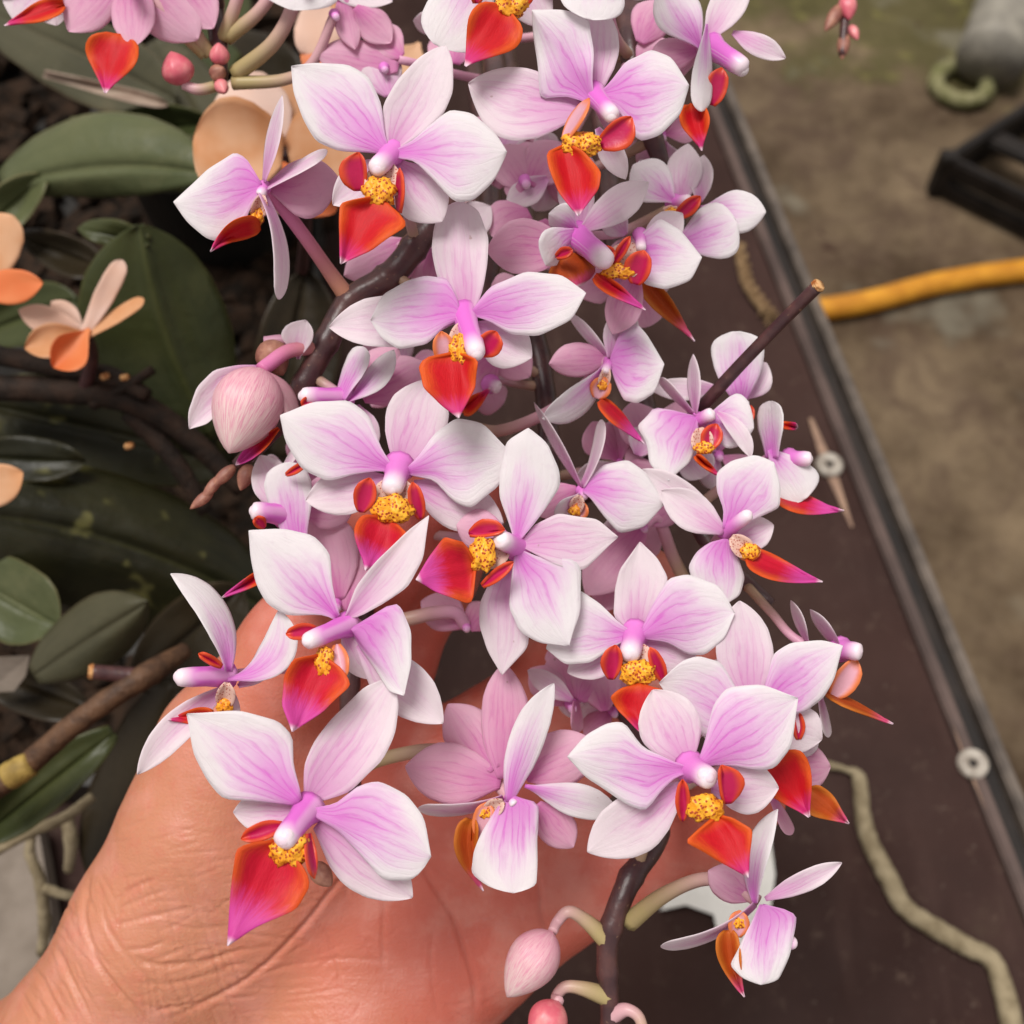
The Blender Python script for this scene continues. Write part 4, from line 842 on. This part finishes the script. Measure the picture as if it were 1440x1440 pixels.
    for i_ in range(120):                    # fine wrinkles of the wrist, running across the forearm
        x = hr.uniform(20, 330); y = hr.uniform(1215, 1440); L = hr.uniform(30, 95); a = math.radians(hr.normal(63, 9)); b = hr.uniform(-.14, .14)
        creases.append(([(x + L * k * math.cos(a + b * k), y + L * k * math.sin(a + b * k)) for k in (0, .35, .7, 1.)], hr.uniform(.10, .30), 4.))
    for i_ in range(110):                    # and of the ball of the thumb
        x = hr.uniform(150, 420); y = hr.uniform(1150, 1430); L = hr.uniform(25, 90); a = math.radians(hr.normal(-10, 9)); b = hr.uniform(-.2, .2)
        creases.append(([(x + L * k * math.cos(a + b * k), y + L * k * math.sin(a + b * k)) for k in (0, .35, .7, 1.)], hr.uniform(.08, .22), 4.))
    for i_ in range(90):                     # faint net over the palm
        x = hr.uniform(420, 760); y = hr.uniform(1180, 1440); L = hr.uniform(20, 70); a = math.radians(hr.choice([75, 25, -30]) + hr.normal(0, 12)); b = hr.uniform(-.2, .2)
        creases.append(([(x + L * k * math.cos(a + b * k), y + L * k * math.sin(a + b * k)) for k in (0, .35, .7, 1.)], hr.uniform(.05, .14), 4.))
    dz = np.zeros(len(V))
    for pl, dep, wd in creases:
        pl = np.array(pl, float); pl = smooth_path(np.column_stack([pl, np.zeros(len(pl))]), 6 if len(pl) > 4 else 3)[:, :2]
        box_ = (sx > pl[:, 0].min() - 30) & (sx < pl[:, 0].max() + 30) & (sy > pl[:, 1].min() - 30) & (sy < pl[:, 1].max() + 30); idx = np.where(box_)[0]
        best = np.full(len(idx), 1e9); tt = np.zeros(len(idx))
        for i_, (a, b) in enumerate(zip(pl[:-1], pl[1:])):
            v = b - a; L2 = v @ v + 1e-9
            t = np.clip(((sx[idx] - a[0]) * v[0] + (sy[idx] - a[1]) * v[1]) / L2, 0, 1)
            q = np.hypot(sx[idx] - a[0] - t * v[0], sy[idx] - a[1] - t * v[1]); up = q < best
            best[up] = q[up]; tt[up] = (i_ + t[up]) / (len(pl) - 1)
        wd = wd * .62; dep = dep * .72
        fade = np.clip(np.minimum(tt, 1 - tt) * 6, .15, 1)
        dz[idx] += dep * fade * np.exp(-(best / wd) ** 2) - dep * .12 * fade * np.exp(-((best - wd * 2.2) / (wd * 1.3)) ** 2)
    V = V - N * (dz * front / 1000.)[:, None]
    Wv = C0 + V[:, :1] * R_ + V[:, 1:2] * U_ - V[:, 2:] * F_
    o0 = P(430, 1250, .27)
    me = big_mesh('hand', Wv - o0, Q)
    # how far each point lies from wrist (0) to fingers (1): palm skin is redder than wrist skin
    at = me.attributes.new('reach', 'FLOAT', 'POINT'); rch = np.clip(((sx - 60) * .80 + (1440 - sy) * .25 - 120) / 420, 0, 1); at.data.foreach_set('value', rch.astype(np.float32))
    m = Mat('skin', .42, .42); ob = m.obj()
    a = m.node('ShaderNodeAttribute'); a.attribute_name = 'reach'; rc = a.outputs['Fac']
    c = m.mix(m.step(m.math('ADD', rc, m.math('MULTIPLY', m.math('SUBTRACT', m.noise(45., ob, 4.), .5), .5)), .1, .9), (.47, .190, .108), (.49, .112, .076))
    c = m.mix(m.math('MULTIPLY', m.step(m.noise(90., ob, 4.), .42, .72), .5), c, (.58, .25, .195))
    c = m.mix(m.math('MULTIPLY', m.step(m.noise(260., ob, 4.), .48, .72), .28), c, (.46, .11, .075))
    m.color(c)
    lines = m.noise(70., m.mapping(ob, (1.0, 7.0, 7.0), (0, 0, .45)), 6., .68)
    fine = m.voro(1500., ob)
    hgt = m.math('ADD', m.math('MULTIPLY', lines, 1.2), m.math('MULTIPLY', fine, .35)); m.bump(m.math('ADD', hgt, m.math('MULTIPLY', m.noise(420., m.mapping(ob, (3.0, 1., 1.), (0, 0, -.5)), 4., .6), .5)), .34, .0006)
    m.b.inputs['Subsurface Weight'].default_value = .25; m.b.inputs['Subsurface Radius'].default_value = (1.0, .35, .2); m.b.inputs['Subsurface Scale'].default_value = .003
    o = new_obj('hand', me, m.m); o.location = Vector(o0)
    tag(o, 'open left hand, palm up, cradling the orchid flowers from below', 'hand')
build_hand()

# ------------------------------------------------------------------ background plants on the bench
def leaf(par, b, t, wl, wr, d0, d1, mat, **o):
    o.setdefault('prof', 'F'); o.setdefault('groove', 2.5); o.setdefault('cup', 6.); o.setdefault('thick', 1.8); o.setdefault('wav', 2.)
    return blade('leaf', b, t, wl, wr, d0, d1, mat=M[mat], parent=par, nt=26, ns=18, **o)
M['pot'] = plain('pot_plastic', (.010, .009, .008), (.020, .017, .014), 60., .5, .3)
M['bark'] = plain('bark', (.008, .005, .003), (.030, .016, .009), 120., .85, .15, .6, .003)
def pot(par, x, y, r=.055, h=.09):
    prof = [(.78, 0), (.80, .02), (.95, .92), (1.06, .93), (1.06, 1.0), (.97, 1.0), (.94, .86), (0.02, .84)]; sg = 36; V = []; Fc = []
    for a, z in prof:
        for k in range(sg): V.append((x + a * r * math.cos(2 * math.pi * k / sg), y + a * r * math.sin(2 * math.pi * k / sg), z * h + .001))
    for i in range(len(prof) - 1):
        for k in range(sg): Fc.append((i * sg + k, i * sg + (k + 1) % sg, (i + 1) * sg + (k + 1) % sg, (i + 1) * sg + k))
    o0 = world_of(par); o = new_obj('pot', mesh_from('pot', np.array(V) - o0, Fc), M['pot'], par)
    V = []; Fc = []
    for i in range(60):
        q = r * .85 * math.sqrt(rng.uniform()); a = rng.uniform(0, 6.28); c_ = np.array([x + q * math.cos(a), y + q * math.sin(a), h * .88])
        bm = bmesh.new(); bmesh.ops.create_cube(bm, size=1); mt = Matrix.Rotation(rng.uniform(0, 6), 3, 'X') @ Matrix.Rotation(rng.uniform(0, 6), 3, 'Z')
        k0 = len(V); sz = rng.uniform(.006, .016); V += [np.array(mt @ Vector((v.co.x * sz * 1.5, v.co.y * sz, v.co.z * sz * .6))) + c_ for v in bm.verts]; Fc += [tuple(v.index + k0 for v in f.verts) for f in bm.faces]; bm.free()
    q = new_obj('bark', mesh_from('bark', np.array(V) - o0, Fc, None, False), M['bark'], par); q['kind'] = 'stuff'
    return o

def gz(px, py): return G(px, py, 0)
g = gz(150, 150); pA = thing('orchid_plant', 'potted orchid with broad grey green leaves and a dried leaf edge, below the tiny buds', 'orchid plant', g)
pot(pA, g[0] - .02, g[1] + .06)
leaf(pA, (5, 262), (296, 246), 78, 40, 420, 395, 'leaf_green', bend=.06, cup=-6, groove=3)
leaf(pA, (60, 250), (-30, 330), 30, 34, 415, 420, 'leaf_green', cup=5)
leaf(pA, (95, 176), (310, 262), 40, 34, 440, 425, 'leaf_mid', cup=8)
leaf(pA, (-30, 10), (250, 140), 55, 62, 500, 450, 'leaf_grey', cup=5)
leaf(pA, (215, 60), (320, 240), 55, 40, 480, 445, 'leaf_grey', cup=-5)
leaf(pA, (120, 190), (300, 175), 34, 20, 450, 440, 'leaf_mid', cup=8)
leaf(pA, (330, -40), (250, 120), 60, 60, 520, 480, 'leaf_mid')
blade('dry_edge', (62, 104), (236, 148), 10, 9, 446, 436, prof='N', cup=4, thick=1.2, mat=M['leaf_dry'], parent=pA, wav=2.)
leaf(pA, (300, 60), (420, 150), 60, 70, 500, 470, 'leaf_brown')

g = gz(330, 380); pB = thing('orchid_plant', 'potted orchid with one wide upright green leaf behind the fat bud', 'orchid plant', g)
pot(pB, g[0], g[1] + .03)
leaf(pB, (300, 615), (196, 316), 120, 92, 400, 362, 'leaf_mid', cup=-10, groove=-4, bend=.05)
leaf(pB, (210, 340), (110, 322), 16, 22, 366, 372, 'leaf_mid', cup=3)
leaf(pB, (380, 640), (430, 380), 50, 70, 430, 420, 'leaf_brown')
leaf(pB, (30, 330), (150, 380), 26, 30, 430, 420, 'leaf_brown')
leaf(pB, (-30, 470), (110, 420), 44, 40, 440, 420, 'leaf_mid')

g = gz(40, 800); pC = thing('orchid_plant', 'potted orchid with big dark speckled leaves left of the thumb', 'orchid plant', g)
pot(pC, g[0] - .02, g[1] + .02)
leaf(pC, (380, 860), (-70, 720), 118, 96, 402, 365, 'leaf_dark', cup=-12, groove=4, bend=-.06)
leaf(pC, (330, 650), (-60, 560), 70, 66, 410, 390, 'leaf_dark', cup=8)
leaf(pC, (-60, 640), (120, 648), 30, 34, 384, 380, 'leaf_dark', cup=4)
leaf(pC, (50, 950), (208, 846), 52, 46, 360, 348, 'leaf_grey', cup=-6, groove=2)
leaf(pC, (-60, 800), (82, 880), 56, 60, 378, 366, 'leaf_green', cup=3)
leaf(pC, (190, 960), (340, 826), 50, 66, 390, 380, 'leaf_brown')
leaf(pC, (250, 960), (150, 1270), 86, 74, 385, 395, 'leaf_brown', cup=-6)
leaf(pC, (160, 1030), (-40, 1190), 34, 40, 360, 350, 'leaf_mid', cup=6)
leaf(pC, (330, 930), (200, 1120), 60, 70, 400, 395, 'leaf_brown')
leaf(pC, (-50, 930), (130, 1000), 30, 40, 395, 385, 'leaf_brown')

# dark woody old stalks between the leaves
tw = thing('old_stalk', 'thick brown old flower stalk with a yellow node, crossing the leaves by the wrist', 'stalk', P(60, 1050, .34))
pxtube('stalk', [(-40, 1128, 332), (30, 1082, 332), (100, 1022, 330), (170, 972, 330), (212, 946, 333), (260, 915, 345)], [3.6, 3.4, 3.2, 3.2, 3.6, 2.4], plain('old_stem', (.045, .022, .012), (.11, .055, .028), 180., .6, .3, .5, .001), tw, 12, .05)
pxtube('node', [(10, 1092, 330), (44, 1074, 330)], [3.9, 4.0, 3.4], plain('node_sheath', (.20, .13, .03), (.34, .23, .06), 200., .6, .3), tw, 12, .05)
pxtube('stub', [(210, 952, 332), (165, 948, 330), (130, 945, 328)], [2.4, 2.2, 2.1], M['stem'], tw, 12)
pxtube('stub_end', [(131, 945, 328), (124, 944.5, 327.6)], [2.2, 1.9], M['cut'], tw, 12, .1)
M['old_dark'] = plain('old_dark_stem', (.010, .006, .004), (.030, .016, .010), 150., .7, .2, .6, .001)
tw2 = thing('old_stalk', 'cluster of near black old stalks below the salmon flower', 'stalk', P(100, 540, .36))
for pts, r in (([(-40, 492, 372), (60, 512, 368), (150, 528, 364), (208, 556, 362)], [3, 3.4, 3.2, 2.2]), ([(-40, 545, 374), (70, 548, 370), (170, 560, 366), (260, 610, 372), (340, 690, 380)], [4, 4.2, 4.2, 3.8, 2.6]),
               ([(120, 470, 360), (128, 500, 362), (120, 540, 366)], [1.4, 1.6, 2]), ([(130, 570, 366), (175, 545, 362), (215, 520, 360)], [1.8, 1.6, 1.4]), ([(180, 580, 368), (240, 640, 370), (290, 720, 376)], [3, 3, 2.4])):
    pxtube('stalk', pts, r, M['old_dark'], tw2, 10, .06)
for (x, y) in ((148, 530), (176, 532), (182, 628)):
    pxtube('cut_end', [(x - 4, y, 361), (x + 4, y - 2, 360)], [1.1, .9], M['cut'], tw2, 8, .1)

# ---- peach and salmon orchids behind
def bgflower(label, petals, stem, mats):
    a = stem[-1]; t = thing('orchid_spray', label, 'orchid spray', P(a[0], a[1], a[2] / 1000.), None)
    pxtube('stem', stem, [1.6, 1.8, 2.2], M['stem'], t)
    for i, q in enumerate(petals):
        blade('petal', q[0], q[1], q[2], q[3], q[4], q[5], mat=M[q[6]], parent=t, thick=.5, **(q[7] if len(q) > 7 else {}))
    return t
bgflower('round petalled peach orchid flower half hidden behind a pink flower', [
    ((398, 214), (272, 196), 66, 62, 322, 318, 'peach', {'prof': 'R', 'cup': 5}), ((396, 200), (318, 118), 52, 50, 328, 330, 'peach_pink', {'prof': 'R'}), ((402, 205), (440, 118), 44, 44, 330, 332, 'peach', {'prof': 'R'}),
    ((405, 216), (500, 190), 56, 60, 324, 320, 'peach', {'prof': 'R'}), ((400, 222), (360, 300), 40, 44, 330, 326, 'peach_pink', {}), ((410, 222), (470, 300), 40, 40, 330, 330, 'orange', {}), ((398, 228), (420, 262), 16, 16, 314, 310, 'orange', {})],
    [(400, 218, 326), (430, 300, 360), (420, 420, 460)], None)
bgflower('orange petals of a flower cut by the photograph edge, above the salmon flower', [
    ((-40, 400), (18, 303), 34, 34, 340, 336, 'peach', {'prof': 'R'}), ((-50, 408), (60, 398), 24, 26, 336, 330, 'orange', {}), ((-45, 400), (-70, 300), 30, 30, 342, 342, 'peach', {})],
    [(-45, 402, 340), (-70, 450, 360), (-60, 520, 400)], None)
bgflower('salmon pink orchid flower seen from the side with a cupped orange petal', [
    ((118, 470), (172, 366), 15, 16, 340, 332, 'peach_pink', {'prof': 'N'}), ((118, 474), (202, 420), 10, 10, 340, 334, 'peach', {'prof': 'N', 'roll': 3}), ((124, 466), (26, 436), 22, 18, 342, 338, 'peach_pink', {}),
    ((120, 470), (72, 424), 16, 18, 344, 342, 'peach_pink', {}), ((126, 462), (74, 516), 30, 24, 338, 332, 'orange', {'cup': 4}), ((120, 466), (35, 490), 22, 26, 342, 336, 'peach', {'cup': 3})],
    [(122, 470, 340), (130, 500, 355), (120, 545, 366)], None)
bgflower('single pale peach petal tip poking in beside the dark speckled leaf', [((-60, 700), (32, 664), 24, 34, 330, 326, 'peach', {}), ((-60, 690), (-30, 600), 30, 30, 334, 334, 'peach', {})], [(-60, 700, 332), (-90, 740, 350), (-100, 800, 390)], None)
bgflower('blurred peach pink orchid flower behind the tops of the pink flowers', [((480, 50), (414, 40), 34, 40, 330, 328, 'peach_pink', {'prof': 'R'}), ((485, 60), (530, 100), 28, 30, 334, 332, 'peach_pink', {}), ((470, 55), (430, 100), 22, 26, 330, 328, 'orange', {}), ((482, 45), (500, -20), 34, 34, 334, 334, 'peach', {'prof': 'R'}), ((590, 60), (560, 110), 30, 30, 336, 334, 'peach', {})],
    [(480, 55, 334), (500, 120, 380), (500, 180, 460)], None)

# ---- tip of another flower stalk hanging over the walkway
hs = thing('flower_stalk_tip', 'dark hanging stalk tip with tiny red buds over the mossy walkway', 'stalk', P(1190, -60, .33))
pxtube('stalk', [(900, -330, 830), (1010, -320, 600), (1130, -260, 430), (1192, -140, 350), (1196, -30, 334), (1188, 30, 330), (1184, 78, 328)], [2.6, 2.3, 2.0, 1.6, 1.4, 1.3, .9], M['stem'], hs)
for (bb, tt, w_, mt) in (((1185, 6), (1160, 44), 10, 'bud_brown'), ((1190, -6), (1194, 28), 13, 'bud_red'), ((1196, 36), (1206, 56), 7, 'bud_red'), ((1188, 46), (1184, 84), 9, 'bud_brown'), ((1180, -40), (1165, -5), 9, 'bud_brown')):
    bud(hs, bb, tt, w_, 330, 328, M[mt])

# ---- aerial root, rope, hose and other small things
def ground_tube(name, pts, z, r, mat, par=None, seg=12, bump=0., n=8):
    C = smooth_path([G(x, y, z) for x, y in pts], n); rr = np.interp(np.linspace(0, 1, len(C)), np.linspace(0, 1, len(np.atleast_1d(r))), np.atleast_1d(r)) / 1000.
    return tube(name, C, rr, mat, par, seg, bump)
M['root'] = plain('root', (.16, .125, .075), (.27, .22, .14), 130., .8, .15, .5, .001)
o = ground_tube('aerial_root', [(1160, 1075), (1190, 1082), (1208, 1095), (1214, 1150), (1226, 1190), (1250, 1235), (1272, 1275), (1320, 1308), (1362, 1332), (1395, 1350), (1412, 1395), (1424, 1450), (1432, 1520)], .004, [2.0, 1.2, 3.2, 3.6, 4.0, 4.2, 3.9, 4.1, 4.0, 3.8, 4.3, 4.6, 4.6], M['root'], None, 12, .07, 10)
tag(o, 'pale crooked aerial root lying on the brown bench near the little finger', 'root')
M['hose'] = plain('hose', (.42, .165, .008), (.58, .26, .018), 35., .4, .4)
o = ground_tube('hose', [(1010, 452), (1130, 438), (1220, 424), (1320, 398), (1440, 380), (1600, 368), (1900, 372)], FLOOR + .014, 13.5, M['hose'], None, 20)
tag(o, 'yellow orange garden hose running across the concrete walkway', 'hose')
M['rope'] = plain('rope', (.17, .10, .05), (.36, .24, .13), 400., .9, .1, .8, .002)
rp = thing('rope', 'frayed tan rope end hanging along the bench rim beside the flowers', 'rope', G(1050, 370, .004))
for ph in (0., 2.1, 4.2):
    base = smooth_path([G(x, y, .006) for x, y in ((1040, 345), (1046, 375), (1052, 398), (1066, 420), (1082, 440))], 8)
    C = [p + .0022 * np.array([math.cos(ph + i * .55), math.sin(ph + i * .55) * .5, math.sin(ph + i * .55)]) for i, p in enumerate(base)]
    tube('strand', C, .0017, M['rope'], rp, 7, .15)
for i in range(14):
    a = G(1080 + rng.uniform(-8, 6), 436 + rng.uniform(-6, 6), .006); b_ = G(1086 + rng.uniform(-22, 14), 452 + rng.uniform(-10, 12), .003)
    tube('fibre', smooth_path([a, (a + b_) / 2 + rng.normal(0, .001, 3), b_], 4), .0004, M['rope'], rp, 5)

# black slatted crate and grey pipe on the walkway
M['crate'] = plain('crate_plastic', (.006, .004, .003), (.016, .012, .010), 30., .6, .25)
cz = FLOOR; pc = G(1334, 222, cz + .06)
cr = thing('crate', 'low black slatted crate standing on the walkway by the mossy patch', 'crate', (pc[0], pc[1], cz))
ca = math.radians(32); u2 = np.array([math.cos(ca), math.sin(ca)]); v2 = np.array([-math.sin(ca), math.cos(ca)])
def crate_box(name, a, b_, z0, z1, th):
    a = np.array(a); b_ = np.array(b_); c_ = (a + b_) / 2; L = np.hypot(*(b_ - a)); an = math.atan2(*(b_ - a)[::-1])
    box(name, (L, th, z1 - z0), M['crate'], (c_[0], c_[1], (z0 + z1) / 2), an, cr, .003)
W_, L_ = .42, .36
p00 = np.zeros(2); p10 = u2 * W_; p01 = v2 * L_; p11 = p10 + p01; vd = -v2
# corner nearest the camera at the origin: sides go back to the right and back to the left edge
r1 = np.array([math.cos(math.radians(-38)), math.sin(math.radians(-38))]); r2 = np.array([math.cos(math.radians(38)), math.sin(math.radians(38))])
A0 = np.zeros(2); A1 = r1 * .5; A2 = r2 * .5; A3 = A1 + A2
for z0, z1 in ((.005, .028), (.034, .064)):
    crate_box('side', A0, A1, z0, z1, .012); crate_box('side', A0, A2, z0, z1, .012); crate_box('side', A1, A3, z0, z1, .012); crate_box('side', A2, A3, z0, z1, .012)
for k in range(1, 6):
    crate_box('slat', A0 + r2 * .083 * k, A1 + r2 * .083 * k, .040, .052, .030)
for q in (A0, A1, A2, A3): box('post', (.02, .02, .066), M['crate'], (q[0], q[1], .034), 0, cr, .002)
M['pipe'] = plain('pipe_grey', (.17, .155, .13), (.25, .23, .19), 40., .6, .3)
o = tube('pipe', smooth_path([G(1392, 85, FLOOR + .05), G(1430, -20, FLOOR + .05), G(1500, -200, FLOOR + .05)], 8), .045, M['pipe'], None, 24); tag(o, 'grey pipe lying on the mossy floor behind the black crate', 'pipe')
M['ring'] = plain('mossy_ring', (.12, .12, .045), (.24, .22, .12), 60., .8, .2, .6, .004)
rc_ = G(1352, 118, FLOOR + .012); an = np.linspace(0, 2 * math.pi, 33)
C = np.array([[rc_[0] + .034 * math.cos(a), rc_[1] + .034 * math.sin(a), rc_[2]] for a in an])
o = tube('ring', C, .011, M['ring'], None, 10, .12); tag(o, 'mossy pale ring lying on the walkway beside the grey pipe', 'ring')

# pale grey slab, roots and white label near the wrist
M['slab'] = plain('slab', (.135, .108, .085), (.20, .165, .135), 40., .8, .2, .4, .002)
q = [G(-160, 1130, .02), G(48, 1150, .02), G(66, 1260, .02), G(74, 1460, .02), G(-160, 1500, .02)]; n = len(q)
V = np.array([p for p in q] + [p - np.array([0, 0, .019]) for p in q]); o0 = q[0]
me = mesh_from('slab', V - o0, [tuple(range(n)), tuple(range(n, 2 * n))] + [(i, (i + 1) % n, n + (i + 1) % n, n + i) for i in range(n)], None, False)
bm = bmesh.new(); bm.from_mesh(me); bmesh.ops.bevel(bm, geom=bm.edges[:], offset=.003, segments=2, affect='EDGES'); bm.to_mesh(me); bm.free()
o = new_obj('slab', me, M['slab'], None, Vector(o0)); tag(o, 'pale grey stone slab on the bench beside the wrist', 'slab')
rt = thing('root_tangle', 'tangle of thin pale aerial roots between the grey slab and the hand', 'roots', G(80, 1240, 0))
for pts, r in (([(-20, 1205, 372), (40, 1172, 372), (90, 1150, 374), (130, 1120, 380)], [1.6, 1.8, 1.6]), ([(46, 1165, 400), (42, 1200, 402), (55, 1235, 404), (62, 1290, 410), (60, 1340, 420)], [1.6, 2, 2]),
               ([(92, 1145, 392), (100, 1180, 394), (96, 1225, 398)], [2.2, 2.4, 1.6]), ([(60, 1248, 404), (90, 1258, 406), (120, 1262, 410)], [1.8, 1.6, 1.4]), ([(64, 1290, 412), (58, 1340, 418)], [2, 1.6])):
    pxtube('root', pts, r, M['root'], rt, 9, .08)
M['white'] = plain('white_plastic', (.62, .60, .56), (.72, .70, .66), 60., .5, .3)
def plate(name, pts, mat, label, cat):
    q = [P(x, y, d / 1000.) for x, y, d in pts]; n = len(q); V = np.array(q + [p + F_ * .0012 for p in q]); o0 = q[0]
    o = new_obj(name, mesh_from(name, V - o0, [tuple(range(n)), tuple(range(n, 2 * n))] + [(i, (i + 1) % n, n + (i + 1) % n, n + i) for i in range(n)], None, False), mat, None, Vector(o0)); return tag(o, label, cat)
plate('plant_label', [(-20, 925, 372), (42, 922, 372), (36, 950, 374), (20, 972, 376), (-20, 975, 378)], M['slab'], 'pale plastic label stuck between the leaves above the brown stalk', 'label')
# white plastic label lying on the bench under the lowest flower
q = [G(x, y, .005) for x, y in ((928, 1280), (945, 1252), (985, 1242), (1003, 1215), (1040, 1190), (1084, 1180), (1090, 1230), (1082, 1290), (1060, 1335), (1030, 1345), (1012, 1325), (1004, 1286), (965, 1272))]
n = len(q); V = np.array(q + [p - np.array([0, 0, .0015]) for p in q])
o = new_obj('plant_label', mesh_from('plant_label', V - q[0], [tuple(range(n)), tuple(range(n, 2 * n))] + [(i, (i + 1) % n, n + (i + 1) % n, n + i) for i in range(n)], None, False), M['white'], None, Vector(q[0]))
tag(o, 'white broken plastic plant label lying on the bench under the lowest pink flower', 'label')

tr = thing('added_dark_tray', 'added black tray of dark bark, standing in for shade under the leafy orchids', 'tray', gz(120, 700))  # tray and bark are added to darken the gaps between the leaves
q4 = [gz(-700, -420), gz(470, -420), gz(455, 640), gz(330, 1130), gz(-800, 1130)]
def tray_poly(zz, sh=1.):
    c_ = np.mean(q4, axis=0); return [c_ + (p - c_) * sh + np.array([0, 0, zz]) for p in q4]
a_ = tray_poly(.002); b_ = tray_poly(.026); c_ = tray_poly(.026, .985); d_ = tray_poly(.012, .98); n = 5
V = np.array(a_ + b_ + c_ + d_); Fc = [tuple(range(n))] + [(k * n + i, k * n + (i + 1) % n, (k + 1) * n + (i + 1) % n, (k + 1) * n + i) for k in range(3) for i in range(n)] + [tuple(range(3 * n, 4 * n))]
new_obj('rim', mesh_from('rim', V - world_of(tr), Fc, None, False), M['pot'], tr)
V = []; Fc = []; base = np.array([(-.5, -.5, -.5), (.5, -.5, -.5), (.5, .5, -.5), (-.5, .5, -.5), (-.4, -.35, .5), (.45, -.4, .5), (.35, .45, .5), (-.5, .3, .5)])
xs = [p[0] for p in q4]; poly = np.array([p[:2] for p in tray_poly(0, .965)])
def inside(x, y):
    c = False; j = len(poly) - 1
    for i in range(len(poly)):
        if (poly[i][1] > y) != (poly[j][1] > y) and x < (poly[j][0] - poly[i][0]) * (y - poly[i][1]) / (poly[j][1] - poly[i][1]) + poly[i][0]: c = not c
        j = i
    return c
for i in range(5200):
    x = rng.uniform(poly[:, 0].min(), poly[:, 0].max()); y = rng.uniform(poly[:, 1].min(), poly[:, 1].max())
    if not inside(x, y): continue
    mt = np.array(Matrix.Rotation(rng.uniform(0, 6), 3, 'Z') @ Matrix.Rotation(rng.uniform(-.6, .6), 3, 'X')); sz = rng.uniform(.008, .022)
    v = (base * np.array([sz * 1.4, sz * .8, sz * .5])) @ mt.T + np.array([x, y, .016 + rng.uniform(-.002, .008)])
    k0 = len(V); V += list(v); Fc += [tuple(k0 + t for t in f) for f in ((0, 3, 2, 1), (4, 5, 6, 7), (0, 1, 5, 4), (1, 2, 6, 5), (2, 3, 7, 6), (3, 0, 4, 7))]
bk = new_obj('bark', big_mesh('bark', np.array(V) - world_of(tr), np.array(Fc), False), M['bark'], tr); bk['kind'] = 'stuff'  # bark bed added with the tray, deepens the shade under the leaves
